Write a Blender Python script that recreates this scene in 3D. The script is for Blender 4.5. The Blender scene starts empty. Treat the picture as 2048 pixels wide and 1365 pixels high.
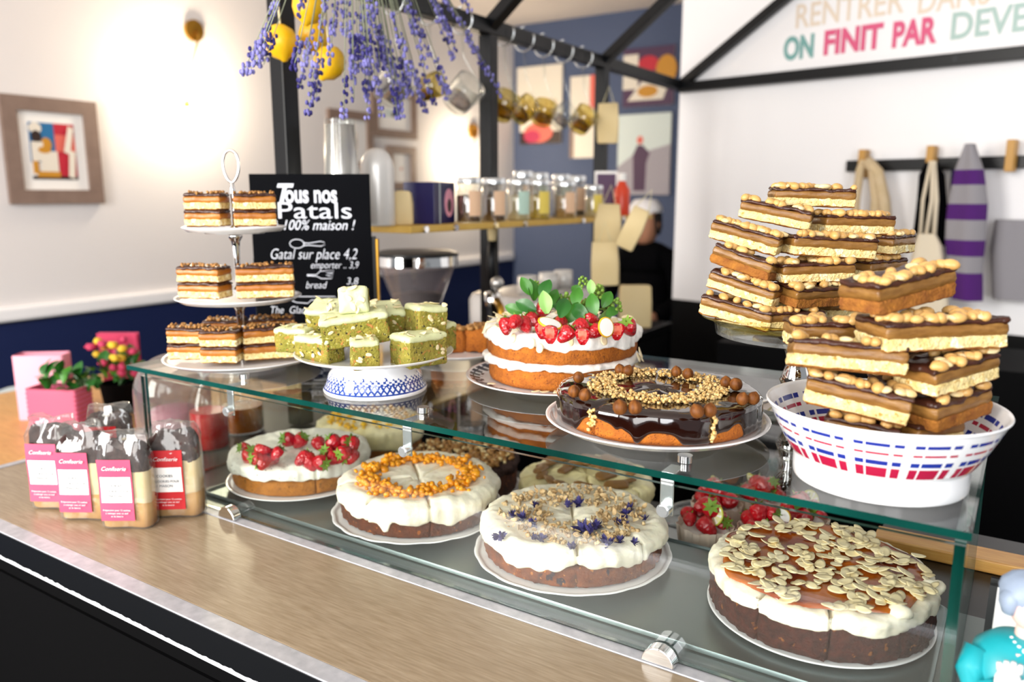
import bpy, math, random
from mathutils import Vector, Matrix, noise
sc = bpy.context.scene
COL = sc.collection
PI = math.pi
R = random.Random(11)
# ------------------------------------------------------------------ camera
PITCH, YAW, FPX = math.radians(10.4), math.radians(33.1), 1590.0
CAM = Vector((0, 0, 1.58))
cd = bpy.data.cameras.new('camera'); cam = bpy.data.objects.new('camera', cd); COL.objects.link(cam)
cd.sensor_width = 36; cd.lens = FPX / 2048 * 36; cd.clip_start = .02
cam.location = CAM; cam.rotation_euler = (PI / 2 - PITCH, 0, YAW)
cd.dof.use_dof = True; cd.dof.focus_distance = 1.02; cd.dof.aperture_fstop = 3.2
sc.camera = cam
# ------------------------------------------------------------------ light
sc.view_settings.view_transform = 'Standard'; sc.view_settings.look = 'None'
sc.view_settings.exposure = 0.55; sc.view_settings.gamma = 1; sc.view_settings.use_curve_mapping = False
w = bpy.data.worlds.new('sky'); sc.world = w; w.use_nodes = True
w.node_tree.nodes['Background'].inputs[0].default_value = (.93, .96, 1, 1)
w.node_tree.nodes['Background'].inputs[1].default_value = .22
def area(name, loc, to, sx, sy, power, col=(1, 1, 1)):
    l = bpy.data.lights.new(name, 'AREA'); l.shape = 'RECTANGLE'; l.size = sx; l.size_y = sy; l.energy = power; l.color = col
    o = bpy.data.objects.new(name, l); COL.objects.link(o); o.location = loc
    o.rotation_euler = (Vector(to) - Vector(loc)).to_track_quat('-Z', 'Y').to_euler(); return o
# daylight through the panes of the shop front behind the camera
area('daylight_shop_window', (-1.95, -1.95, 1.9), (-.9, 1.2, 1.15), 1.25, 2.1, 120, (1, .965, .91))
area('daylight_shop_window', (-.2, -1.95, 1.95), (-.6, 2.0, 1.2), 1.25, 2.1, 40, (1, .98, .95))
area('daylight_shop_window', (1.6, -1.95, 1.95), (.6, 3.0, 1.6), 1.25, 2.1, 60, (.97, .98, 1))
sc.cycles.use_denoising = True
sc.cycles.max_bounces = 10; sc.cycles.transparent_max_bounces = 24; sc.cycles.glossy_bounces = 4
sc.cycles.diffuse_bounces = 4; sc.cycles.transmission_bounces = 6
sc.cycles.caustics_reflective = False; sc.cycles.caustics_refractive = False
sc.cycles.sample_clamp_indirect = 6
# ------------------------------------------------------------------ picture measurements -> places
RV = Vector((math.cos(YAW), math.sin(YAW), 0)); FH = Vector((-math.sin(YAW), math.cos(YAW), 0)); UZ = Vector((0, 0, 1))
FW = FH * math.cos(PITCH) - UZ * math.sin(PITCH); UP = FH * math.sin(PITCH) + UZ * math.cos(PITCH)
def ray(x, y): return FW + RV * ((x - 1024) / FPX) - UP * ((y - 682.5) / FPX)
def at(x, y, d): return CAM + ray(x, y) * d
def onz(x, y, z): r = ray(x, y); return CAM + r * ((z - CAM.z) / r.z)
def onx(x, y, X): r = ray(x, y); return CAM + r * (X / r.x)
def ony(x, y, Y): r = ray(x, y); return CAM + r * (Y / r.y)
WP, WN = Vector((-1.4, 3.53, 0)), Vector((.204, .979, 0)); WD = Vector((.979, -.204, 0))
def onw(x, y, off=0): r = ray(x, y); return CAM + r * (((WP - WN * off) - CAM).dot(WN) / r.dot(WN))
# ------------------------------------------------------------------ objects
def tag(o, label=None, cat=None, group=None, kind=None):
    if label: o['label'] = label
    if cat: o['category'] = cat
    if group: o['group'] = group
    if kind: o['kind'] = kind
    return o
def empty(name, loc=(0, 0, 0), rz=0, label=None, cat=None, group=None):
    o = bpy.data.objects.new(name, None); COL.objects.link(o); o.location = loc; o.rotation_euler = (0, 0, rz)
    o.empty_display_size = .02
    return tag(o, label, cat, group)
def dup(o, parent=None):
    c = o.copy(); COL.objects.link(c)
    if parent: c.parent = parent
    for ch in list(o.children): dup(ch, c)
    return c
class MB:
    def __init__(s): s.v = []; s.f = []; s.m = []
    def add(s, vs, fs, mi=0, M=None):
        b = len(s.v)
        s.v += [tuple(M @ Vector(p)) for p in vs] if M is not None else [tuple(p) for p in vs]
        s.f += [tuple(i + b for i in q) for q in fs]; s.m += [mi] * len(fs) if isinstance(mi, int) else mi
        return s
    def mesh(s, name, mats, smooth=True):
        me = bpy.data.meshes.new(name); me.from_pydata(s.v, [], s.f); me.validate()
        for m in (mats if isinstance(mats, (list, tuple)) else [mats]): me.materials.append(m)
        if len(me.polygons) == len(s.m): me.polygons.foreach_set('material_index', s.m)
        if smooth: me.polygons.foreach_set('use_smooth', [True] * len(me.polygons))
        me.update(); return me
    def obj(s, name, mats, parent=None, loc=None, rot=None, smooth=True, bev=0, sharp=None):
        me = s.mesh(name, mats, smooth)
        if sharp and smooth: me.set_sharp_from_angle(angle=math.radians(sharp))
        o = bpy.data.objects.new(name, me); COL.objects.link(o)
        if parent: o.parent = parent
        if loc is not None: o.location = loc
        if rot is not None: o.rotation_euler = rot
        if bev:
            b = o.modifiers.new('bevel', 'BEVEL'); b.width = bev; b.segments = 2; b.limit_method = 'ANGLE'
        return o
    def box(s, c, d, M=None, mi=0):
        x, y, z = d[0] / 2, d[1] / 2, d[2] / 2
        vs = [Vector((c[0] + a * x, c[1] + b * y, c[2] + e * z)) for a in (-1, 1) for b in (-1, 1) for e in (-1, 1)]
        return s.add(vs, [(0, 1, 3, 2), (4, 6, 7, 5), (0, 4, 5, 1), (2, 3, 7, 6), (0, 2, 6, 4), (1, 5, 7, 3)], mi, M)
    def lathe(s, prof, n=48, M=None, mi=0, pat=None, disp=None):
        vs = []; fs = []; ms = []
        for k, (r, z) in enumerate(prof):
            for i in range(n):
                a = 2 * PI * i / n; rr, zz = r, z
                if disp: rr, zz = disp(a, r, z, k)
                vs.append((rr * math.cos(a), rr * math.sin(a), zz))
        for k in range(len(prof) - 1):
            for i in range(n):
                j = (i + 1) % n
                fs.append((k * n + i, k * n + j, (k + 1) * n + j, (k + 1) * n + i))
                ms.append(pat(2 * PI * (i + .5) / n, (prof[k][0] + prof[k + 1][0]) / 2, (prof[k][1] + prof[k + 1][1]) / 2, k) if pat else mi)
        return s.add(vs, fs, ms, M)
    def ring(s, out, rings, n1=0, f1=1, seed=0, M=None, mi=0, caps=(True, True), mis=None):
        """out: outline points; rings: (inset, z) or (inset, z, amp)"""
        n = len(out); vs = []; fs = []; ms = []
        cx = sum(p[0] for p in out) / n; cy = sum(p[1] for p in out) / n
        sd = Vector((seed * 13.7, seed * 5.3, seed * 7.9))
        def P(x, y, z, amp):
            p = Vector((x, y, z))
            if amp: p = p + noise.noise_vector(p * f1 + sd) * amp + noise.noise_vector(p * f1 * 2.7 + sd) * amp * .5
            return p
        for q in rings:
            ins, z = q[0], q[1]; amp = q[2] if len(q) > 2 else n1
            for (x, y) in out:
                l = math.hypot(x - cx, y - cy) or 1; k = max(0, (l - ins) / l)
                vs.append(P(cx + (x - cx) * k, cy + (y - cy) * k, z, amp))
        for k in range(len(rings) - 1):
            for i in range(n):
                j = (i + 1) % n; fs.append((k * n + i, k * n + j, (k + 1) * n + j, (k + 1) * n + i)); ms.append(mis[k] if mis else mi)
        for side, k in ((0, 0), (1, len(rings) - 1)):
            if caps[side]:
                c = len(vs); z = rings[k][1]; vs.append(P(cx, cy, z, rings[k][2] if len(rings[k]) > 2 else n1))
                for i in range(n):
                    j = (i + 1) % n
                    fs.append((c, k * n + j, k * n + i) if side == 0 else (c, k * n + i, k * n + j)); ms.append(mis[max(0, k - 1)] if mis else mi)
        return s.add(vs, fs, ms, M)
    def ball(s, c, r, n=12, M=None, mi=0, amp=0, f=60, rot=None):
        r = r if isinstance(r, (tuple, list)) else (r, r, r); m = max(4, n // 2); vs = []; fs = []
        for k in range(m + 1):
            t = PI * k / m
            for i in range(n):
                a = 2 * PI * i / n; p = Vector((r[0] * math.sin(t) * math.cos(a), r[1] * math.sin(t) * math.sin(a), -r[2] * math.cos(t)))
                if amp: p *= 1 + amp * noise.noise(p * f + Vector(c) * 31)
                if rot is not None: p = rot @ p
                vs.append(p + Vector(c))
        for k in range(m):
            for i in range(n):
                j = (i + 1) % n; fs.append((k * n + i, k * n + j, (k + 1) * n + j, (k + 1) * n + i))
        return s.add(vs, fs, mi, M)
    def tube(s, pts, r, n=8, M=None, mi=0, closed=False):
        pts = [Vector(p) for p in pts]; m = len(pts); vs = []; fs = []
        rs = r if isinstance(r, (list, tuple)) else [r] * m; up = None
        for k, p in enumerate(pts):
            if closed: t = pts[(k + 1) % m] - pts[k - 1]
            else: t = pts[min(k + 1, m - 1)] - pts[max(k - 1, 0)]
            t = t.normalized() if t.length > 1e-9 else Vector((0, 0, 1))
            if up is None: up = Vector((0, 0, 1)) if abs(t.z) < .9 else Vector((1, 0, 0))
            x = t.cross(up).normalized(); y = x.cross(t).normalized(); up = y
            for i in range(n):
                a = 2 * PI * i / n; vs.append(p + (x * math.cos(a) + y * math.sin(a)) * rs[k])
        for k in range(m if closed else m - 1):
            q = (k + 1) % m
            for i in range(n):
                j = (i + 1) % n; fs.append((k * n + i, q * n + i, q * n + j, k * n + j))
        if not closed:
            fs.append(tuple(range(n))); fs.append(tuple(reversed([(m - 1) * n + i for i in range(n)])))
        return s.add(vs, fs, mi, M)
    def cyl(s, a, b, r, n=16, r2=None, mi=0): return s.tube([a, b], [r, r if r2 is None else r2], n, None, mi)
    def sheet(s, fn, nu, nv, M=None, mi=0, mf=None):
        vs = [fn(i / nu, j / nv) for j in range(nv + 1) for i in range(nu + 1)]; fs = []; ms = []
        for j in range(nv):
            for i in range(nu):
                a = j * (nu + 1) + i; fs.append((a, a + 1, a + nu + 2, a + nu + 1)); ms.append(mf((i + .5) / nu, (j + .5) / nv) if mf else mi)
        return s.add(vs, fs, ms, M)
def solid(o, t, off=0):
    m = o.modifiers.new('thick', 'SOLIDIFY'); m.thickness = t; m.offset = off; return o
def sub(o, n=1):
    m = o.modifiers.new('sub', 'SUBSURF'); m.levels = n; m.render_levels = n; return o
def rrect(a, b, r, n=5, dens=1):
    """rounded rectangle outline a x b with extra points along the sides"""
    p = []
    for sx, sy, st in ((1, 1, 0), (-1, 1, 1), (-1, -1, 2), (1, -1, 3)):
        for i in range(n + 1):
            t = PI / 2 * (st + i / n); p.append((sx * (a / 2 - r) + r * math.cos(t), sy * (b / 2 - r) + r * math.sin(t)))
    q = []
    for i in range(len(p)):
        u, v = p[i], p[(i + 1) % len(p)]; l = math.hypot(v[0] - u[0], v[1] - u[1]); k = max(1, int(l / dens)) if dens < 1 else 1
        q += [(u[0] + (v[0] - u[0]) * j / k, u[1] + (v[1] - u[1]) * j / k) for j in range(k)]
    return q
def circ(r, n): return [(r * math.cos(2 * PI * i / n), r * math.sin(2 * PI * i / n)) for i in range(n)]
def text(name, s, size, mat, parent, loc, rot, bold=0, shear=0, sx=1, align='LEFT', ext=.0006):
    cu = bpy.data.curves.new('t', 'FONT'); cu.body = s; cu.size = size; cu.offset = bold; cu.shear = shear; cu.align_x = align; cu.extrude = ext
    cu.resolution_u = 4
    t = bpy.data.objects.new('t', cu); COL.objects.link(t); bpy.context.view_layer.update()
    me = bpy.data.meshes.new_from_object(t.evaluated_get(bpy.context.evaluated_depsgraph_get()))
    bpy.data.objects.remove(t); me.materials.clear(); me.materials.append(mat); me.name = name
    o = bpy.data.objects.new(name, me); COL.objects.link(o); o.parent = parent; o.location = loc; o.rotation_euler = rot; o.scale = (sx, 1, 1)
    return o
# ------------------------------------------------------------------ materials
def srgb(h):
    c = [int(h[i:i + 2], 16) / 255 for i in (0, 2, 4)]
    return tuple(x / 12.92 if x <= .04045 else ((x + .055) / 1.055) ** 2.4 for x in c) + (1,)
def mat(name, col, rough=.5, metal=0, nz=None, bump=None, spec=.5, sss=0, coat=0, emit=None, trans=0, stretch=None, speck=None, vor=None):
    """nz=(scale, second colour, sharpness)  bump=(scale, strength)  speck=(scale, colour, threshold)"""
    m = bpy.data.materials.new(name); m.use_nodes = True; nt = m.node_tree; N = nt.nodes; L = nt.links; b = N['Principled BSDF']
    I = b.inputs; I['Base Color'].default_value = srgb(col); I['Roughness'].default_value = rough; I['Metallic'].default_value = metal
    I['Specular IOR Level'].default_value = spec
    if sss: I['Subsurface Weight'].default_value = sss; I['Subsurface Radius'].default_value = (.008, .005, .003)
    if coat: I['Coat Weight'].default_value = coat; I['Coat Roughness'].default_value = .06
    if trans: I['Transmission Weight'].default_value = trans
    if emit: I['Emission Color'].default_value = srgb(emit[0]); I['Emission Strength'].default_value = emit[1]
    tc = N.new('ShaderNodeTexCoord'); src = tc.outputs['Object']
    if stretch:
        mp = N.new('ShaderNodeMapping'); mp.inputs['Scale'].default_value = stretch; L.new(src, mp.inputs[0]); src = mp.outputs[0]
    cur = None
    def noi(scale, det=4):
        n = N.new('ShaderNodeTexNoise'); n.inputs['Scale'].default_value = scale; n.inputs['Detail'].default_value = det; L.new(src, n.inputs['Vector']); return n.outputs['Fac']
    def mixc(fac, a, c):
        x = N.new('ShaderNodeMix'); x.data_type = 'RGBA'; L.new(fac, x.inputs[0])
        if a is None: x.inputs[6].default_value = srgb(col)
        else: L.new(a, x.inputs[6])
        x.inputs[7].default_value = srgb(c); return x.outputs[2]
    def ramp(f, lo, hi):
        r = N.new('ShaderNodeMapRange'); r.inputs[1].default_value = lo; r.inputs[2].default_value = hi; L.new(f, r.inputs[0]); return r.outputs[0]
    for z in (nz if isinstance(nz, list) else [nz] if nz else []):
        h = .5 / max(z[2], .01) * .3; cur = mixc(ramp(noi(z[0]), .5 - h, .5 + h), cur, z[1])
    for z in (speck if isinstance(speck, list) else [speck] if speck else []):
        cur = mixc(ramp(noi(z[0], 2), z[2], z[2] + .04), cur, z[1])
    if cur is not None: L.new(cur, I['Base Color'])
    if bump or vor:
        bp = N.new('ShaderNodeBump'); bp.inputs['Strength'].default_value = (bump or vor)[1]; bp.inputs['Distance'].default_value = .004
        if vor:
            v = N.new('ShaderNodeTexVoronoi'); v.inputs['Scale'].default_value = vor[0]; L.new(src, v.inputs['Vector']); L.new(v.outputs['Distance'], bp.inputs['Height'])
        else: L.new(noi(bump[0], 6), bp.inputs['Height'])
        L.new(bp.outputs[0], I['Normal'])
    return m
def glass(name, tint='ffffff', f0=.05, mx=.75, rough=.0, body=0, bump=None):
    """thin clear sheet: lets light through, reflects more at a grazing angle (same for every viewer)"""
    m = bpy.data.materials.new(name); m.use_nodes = True; nt = m.node_tree; N = nt.nodes; L = nt.links
    N.remove(N['Principled BSDF']); out = N['Material Output']
    t = N.new('ShaderNodeBsdfTransparent'); t.inputs[0].default_value = srgb(tint)
    g = N.new('ShaderNodeBsdfGlossy'); g.inputs['Roughness'].default_value = rough
    lw = N.new('ShaderNodeLayerWeight'); lw.inputs[0].default_value = .5
    p = N.new('ShaderNodeMath'); p.operation = 'POWER'; p.inputs[1].default_value = 4.2; L.new(lw.outputs['Facing'], p.inputs[0])
    r = N.new('ShaderNodeMapRange'); r.inputs[3].default_value = f0; r.inputs[4].default_value = mx; L.new(p.outputs[0], r.inputs[0])
    x = N.new('ShaderNodeMixShader'); L.new(r.outputs[0], x.inputs[0]); L.new(t.outputs[0], x.inputs[1]); L.new(g.outputs[0], x.inputs[2])
    if bump:
        tc = N.new('ShaderNodeTexCoord'); n = N.new('ShaderNodeTexNoise'); n.inputs['Scale'].default_value = bump[0]; L.new(tc.outputs['Object'], n.inputs['Vector'])
        bp = N.new('ShaderNodeBump'); bp.inputs['Strength'].default_value = bump[1]; bp.inputs['Distance'].default_value = .01
        L.new(n.outputs['Fac'], bp.inputs['Height']); L.new(bp.outputs[0], g.inputs['Normal']); L.new(bp.outputs[0], lw.inputs['Normal'])
    res = x.outputs[0]
    if body:
        d = N.new('ShaderNodeBsdfDiffuse'); d.inputs[0].default_value = srgb(tint); y = N.new('ShaderNodeMixShader'); y.inputs[0].default_value = body
        L.new(res, y.inputs[1]); L.new(d.outputs[0], y.inputs[2]); res = y.outputs[0]
    L.new(res, out.inputs['Surface']); return m
MT = {}
def mm(k, *a, **kw):
    MT[k] = mat(k, *a, **kw); return MT[k]
mm('white_wall', 'e6e3e3', .85, nz=(1.5, 'e4dfde', .4)); mm('navy_paint', '061a4a', .6); mm('slate_paint', '525d79', .85, nz=(2, '58637e', .5), spec=.2)
mm('pure_white_wall', 'f3f2f4', .85); mm('black_paint', '030304', .5, spec=.15); mm('black_matte', '020203', .7, spec=.08); mm('black_metal', '05070b', .4, spec=.3)
mm('floor_dark', '1a1613', .7, spec=.2); mm('ceiling_white', 'ece4de', .9)
mm('oak', '9f8c75', .3, nz=[(3, '91806a', .7), (9, 'aa9880', .6), (24, '857259', .6)], stretch=(1.2, 14, 14), bump=(12, .06), spec=.5)
mm('oak_warm', 'c98f45', .4, nz=[(4, 'a8702f', .8), (16, 'd9a75c', .7)], stretch=(1.5, 16, 16))
mm('steel_strip', 'cfcfd6', .38, .45, nz=(60, 'aeb0b8', .6)); mm('tray_steel', '7c898a', .3, .75); mm('chrome', 'f2f2f2', .06, 1); mm('steel_satin', 'e4e8ea', .25, .9)
mm('gold_brass', 'b88a35', .3, .9); mm('dark_slab', '060607', .3, spec=.3); mm('chip_white', 'cfd0d6', .6); mm('case_floor', '66716f', .28, .4)
mm('porcelain', 'f4f5f7', .12, spec=.6, coat=.4); mm('blue_glaze', '1d3f8f', .15, coat=.4); mm('navy_glaze', '20263f', .2); mm('red_glaze', 'b0123f', .2); mm('blue_stripe', '1b2f93', .2)
mm('glass_edge', '0b4a42', .12, spec=.8, coat=.6, nz=(6, '04241f', .7)); mm('glass_edge_light', '3a9a88', .1)
MT['pane'] = glass('pane', 'fbfdfc', .05, .70); MT['clear'] = glass('clear', 'fbfdfc', .06, .85); MT['plastic'] = glass('plastic', 'f6f6f4', .09, .85, .10, .05, (20, .7))
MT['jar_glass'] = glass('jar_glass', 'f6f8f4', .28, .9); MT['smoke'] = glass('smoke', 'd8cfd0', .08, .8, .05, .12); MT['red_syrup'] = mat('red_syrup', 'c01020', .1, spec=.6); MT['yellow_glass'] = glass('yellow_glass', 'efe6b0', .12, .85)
mm('sponge_gold', 'b96a14', .85, nz=(90, '8e4a0b', .6), bump=(300, .5), speck=(420, '6a3208', .62)); mm('sponge_brown', '5e2b12', .9, nz=(70, '3a180a', .7), bump=(260, .7), speck=(120, '8e4c1a', .64))
mm('sponge_dark', '4a2118', .9, nz=(110, '2a100b', .7), bump=(240, .9), speck=(90, '7d4a20', .66)); mm('sponge_spice', '7a3d17', .9, nz=(60, '4a2210', .8), bump=(260, .6), speck=[(45, '2b1a22', .66), (170, 'a0622a', .64)])
mm('sponge_tan', 'a8681c', .85, nz=(80, '87500f', .6), bump=(280, .5), speck=(330, '5a3a0c', .63))
mm('cream', 'faf2e3', .45, sss=.15, nz=(14, 'f3ead0', .5), bump=(55, .6)); mm('cream_yellow', 'f2eac6', .45, nz=(12, 'e9d889', .6), bump=(50, .8)); mm('cream_white', 'fbf9f2', .4, bump=(60, .5))
mm('cream_seed', 'f3f2e4', .45, bump=(50, .5), speck=(260, '3a3836', .68))
mm('glaze_choc', '1c0905', .08, spec=.7, coat=.6, bump=(14, .12)); mm('choc_layer', '2a130d', .3, nz=(60, '4c281b', .6), bump=(120, .5)); mm('choc_bits', '2b1a18', .75, nz=(90, '4c3835', .8), bump=(160, .8), spec=.15)
mm('caramel', '875d28', .36, nz=[(26, 'a37b42', .8), (110, '6e481c', .7)], bump=(70, .5), spec=.5, stretch=(.5, .5, 1.6)); mm('caramel_dark', '96560f', .35, nz=(30, 'b07026', .7), bump=(60, .3))
mm('biscuit', 'efdca4', .85, nz=(120, 'dcc07a', .8), bump=(260, 1), speck=[(210, 'c39a4c', .62), (90, 'f8efc8', .6)]); mm('biscuit_crust', 'a56a20', .85, nz=(80, '7d4512', .7), bump=(220, .9))
mm('peanut', 'd8ae6c', .42, nz=(60, 'c08f4a', .6), bump=(120, .2), spec=.6); mm('peanut_pale', 'efdcae', .5, nz=(60, 'd8b878', .6)); mm('nut_crumb', 'c8964a', .5, nz=(150, 'e8cf95', .8)); mm('nut_chop', 'b98848', .5, nz=(120, '8c5a25', .8))
mm('hazelnut', '85501f', .5, spec=.25, nz=(160, '4e280c', .9), stretch=(1, 1, .12), bump=(60, .3))
mm('matcha', '85832a', .9, nz=[(140, '5a5e14', .8), (60, '9c8d38', .7)], bump=(260, 1.0), speck=[(190, '2a260f', .63), (150, 'b0783a', .62), (230, 'd8d08a', .66)]); mm('icing_green', 'c6cc98', .5, nz=(18, 'd6d9ae', .6), bump=(50, .7), speck=(190, '3c3b22', .70)); mm('icing_pale', 'eef0d2', .5, bump=(60, .7))
mm('almond_flake', 'e8d29c', .5, nz=(40, 'f3e7c4', .6)); mm('jam', '7a2808', .18, nz=(16, 'b4600e', 1.0), bump=(20, .2)); mm('apricot', 'd98206', .25, nz=(80, 'eda41f', .8), spec=.5, sss=.1)
mm('berry_red', 'c4101f', .22, nz=(30, '9c0a17', .6), vor=(180, .5), spec=.6, coat=.3); mm('berry_cut', 'e9937a', .35, nz=(55, 'c62a1c', 1.0)); mm('leaf_green', '3f7f22', .4, nz=(30, '2c6117', .6)); mm('leaf_dark', '1f5a1a', .35); mm('leaf_pale', '8fc06a', .45); mm('calyx', '6f9130', .5)
mm('lemon', 'f0c81a', .35, bump=(120, .2), nz=(16, 'dda012', .5)); mm('lime_rind', 'c0c23c', .4); mm('lime_flesh', 'e6e4a8', .35); mm('petal_beige', 'd8be92', .6, nz=(60, 'b99262', .7)); mm('petal_blue', '3d3478', .6, nz=(60, '221d4e', .7)); mm('lavender', '8a86c8', .8, nz=(20, '241c66', 1.4)); mm('stem_grey', '8a9078', .7)
mm('pink_label', 'd9486c', .55); mm('red_label', 'c1121d', .55); mm('paper_white', 'f7f5f2', .7); mm('ink_grey', '5f656c', .7); mm('flour', 'ead8b0', .85, nz=(30, 'dcc690', .7)); mm('sugar', 'c79a55', .85, nz=(40, 'b07f3a', .7))
mm('board_black', '030408', .7, spec=.06); mm('chalk', 'dfe3ee', .8); mm('frame_taupe', '8d776b', .55, nz=(20, '7d675c', .5)); mm('print_blue', '1d6da3'); mm('print_red', 'c22036'); mm('print_coral', 'e06a5c'); mm('print_dark', '2a1714'); mm('print_white', 'e8e0d2'); mm('print_gold', 'c98d25'); mm('print_sky', 'd8e4e2'); mm('print_grey', 'a7a2ac'); mm('print_purple', '4a2c4e')
mm('letter_cream', 'e3d3c0'); mm('letter_teal', '6fa3a0'); mm('letter_pink', 'd8547f'); mm('letter_sage', 'a9c3bd')
mm('kraft', 'e6d3a6', .8, nz=(8, 'ddc58f', .5)); mm('canvas_beige', 'cdb898', .9, nz=(30, 'bfa880', .5)); mm('canvas_cream', 'd9ccb4', .9); mm('cloth_black', '050507', .95, spec=.05); mm('cloth_grey', '8e8b90', .95); mm('cloth_purple', '4a1768', .95); mm('cloth_navy', '14133c', .95); mm('peg_wood', 'b98a3e', .5)
mm('skin', 'b98264', .55, sss=.1); mm('skin_pink', 'f2c4b8', .45); mm('hair_grey', '8a98ad', .5); mm('turquoise', '159aa5', .4); mm('hat_white', 'ece8e8', .8); mm('pink_box', 'f0a5b8', .6); mm('pink_rib', 'c25876', .6); mm('flower_pink', 'b83056', .6); mm('flower_yellow', 'd8b22a', .6); mm('chair_grey', 'c3cdd0', .5); mm('box_navy', '14124e', .35); mm('tin_silver', 'c9c6c2', .25, .7); mm('tin_white', 'e2dfda', .3, .2); mm('shelf_wood', 'd9b45a', .5, nz=(20, 'c79c3c', .6)); mm('tea_leaf', '6a4a2a', .9); mm('coffee', '2a0f0a', .6, nz=(90, '160705', .8), bump=(120, 1)); mm('label_peach', 'e6bf9c', .7); mm('label_mint', 'bcd8c8', .7); mm('label_yellow', 'e8d060', .7); mm('orange_drink', 'd8401c', .3); mm('case_paper', 'f8e9dc', .75, nz=(60, 'eed5bd', .5)); mm('teal_cloth', '7fb8a8', .9)
mm('bulb', 'fff2dc', .5, emit=('ffd9a0', 22)); mm('dark_hair', '20140f', .8); mm('string', 'd8cfa8', .8)
# ================================================================== the room
def struct(name, mb, mats, smooth=False, **k):
    o = mb.obj(name, mats, smooth=smooth, **k); o['kind'] = 'structure'; return o
struct('floor', MB().box((-.5, 1.8, -.05), (8.2, 8.4, .1)), MT['floor_dark'])
struct('ceiling', MB().box((-.5, 2.3, 2.95), (6.4, 6.6, .1)), MT['ceiling_white'])
b = MB().box((-3.67, 1.8, 1.99), (.1, 7.6, 1.86)).box((-3.67, 1.8, .52), (.1, 7.6, 1.04), mi=1)
struct('wall_left', b, [MT['white_wall'], MT['navy_paint']])
struct('trim_1', MB().box((-3.61, 1.8, 1.082), (.035, 7.5, .062)), MT['pure_white_wall'], bev=.012)
struct('wall_back', MB().box((-1.2, 5.63, 1.45), (5.2, .1, 2.9)), MT['slate_paint'])
def wallbox(u0, u1, z0, z1, t):          # on the turned wall behind the counter: u runs along it
    vs = []
    for u in (u0, u1):
        for k in (0, t):
            for z in (z0, z1):
                p = WP + WD * u + WN * k; vs.append((p.x, p.y, z))
    return MB().add(vs, [(0, 1, 3, 2), (4, 6, 7, 5), (0, 4, 5, 1), (2, 3, 7, 6), (0, 2, 6, 4), (1, 5, 7, 3)])
b = wallbox(0, 3.4, 1.1, 2.9, .16); b2 = wallbox(0, 3.4, 0, 1.1, .16); b.add(b2.v, b2.f, 1)
struct('wall_right', b, [MT['pure_white_wall'], MT['black_paint']])
# shop front behind the camera: posts between three panes
b = MB()
for x in (-2.75, -1.05, .7, 2.5): b.box((x, -2.1, 1.5), (.16, .12, 3))
b.box((-.1, -2.1, 3.05), (5.6, .12, .14)); b.box((-.1, -2.1, .35), (5.6, .12, .7))
struct('wall_front', b, MT['black_paint'])
# ================================================================== counter
ct = empty('shop_counter', (-.65, .9, 0), 0, 'long black shop counter with a pale oak worktop and steel edging', 'counter')
def rel(o, p): o.parent = p; o.matrix_parent_inverse = Matrix.Translation(p.location).inverted(); return o
def part(mb, name, mats, p, **k): return rel(mb.obj(name, mats, **k), p)
part(MB().box((-.65, .985, .475), (2.02, .81, .95)), 'carcass', MT['black_matte'], ct, smooth=False)
part(MB().box((-.65, .69, .989), (2.02, .21, .078)), 'front_rail', MT['black_matte'], ct, smooth=False)
part(MB().box((-.65, .569, 1.0265), (2.02, .03, .043)), 'front_fascia', MT['black_metal'], ct, smooth=False)
def chip(u, v):
    x = -1.66 + 2.02 * u; n = noise.noise(Vector((x * 38, 1, 0))) * .0022 + noise.noise(Vector((x * 120, 4, 0))) * .0016
    return Vector((x, .5535, 1.002 + v * (.0065 + n)))
part(MB().sheet(chip, 500, 1), 'chipped_lower_edge', MT['chip_white'], ct)
part(MB().box((-.65, .5685, 1.045), (2.03, .026, .01)), 'front_edge_strip', MT['steel_strip'], ct, smooth=False, bev=.001)
part(MB().box((-.65, .6815, 1.04), (2.02, .2, .02)), 'worktop', MT['oak'], ct, smooth=False, bev=.001)
part(MB().box((-.65, .7915, 1.04), (2.02, .019, .022)), 'inner_edge_strip', MT['steel_strip'], ct, smooth=False, bev=.001)
part(MB().box((-.65, .955, 1.00), (2.02, .306, .099)), 'display_base', MT['case_floor'], ct, smooth=False)
part(MB().box((-1.486, 1.2535, 1.00), (.348, .291, .099)), 'rear_top', MT['dark_slab'], ct, smooth=False)
part(MB().box((.1, 1.2535, 1.00), (.52, .291, .099)), 'rear_top', MT['dark_slab'], ct, smooth=False)
part(MB().box((-.736, 1.2535, .979), (1.152, .291, .012)), 'sunken_floor', MT['dark_slab'], ct, smooth=False)
part(MB().box((-1.668, .94, 1.041), (.018, .78, .022)), 'end_edge_strip', MT['steel_strip'], ct, smooth=False, bev=.001)
tag(MB().box((.1, 1.278, 1.0592), (.52, .05, .0186)).obj('wooden_rail', MT['oak_warm'], smooth=False, bev=.002), 'warm oak rail along the back edge at the right end of the display case', 'rail')
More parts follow.
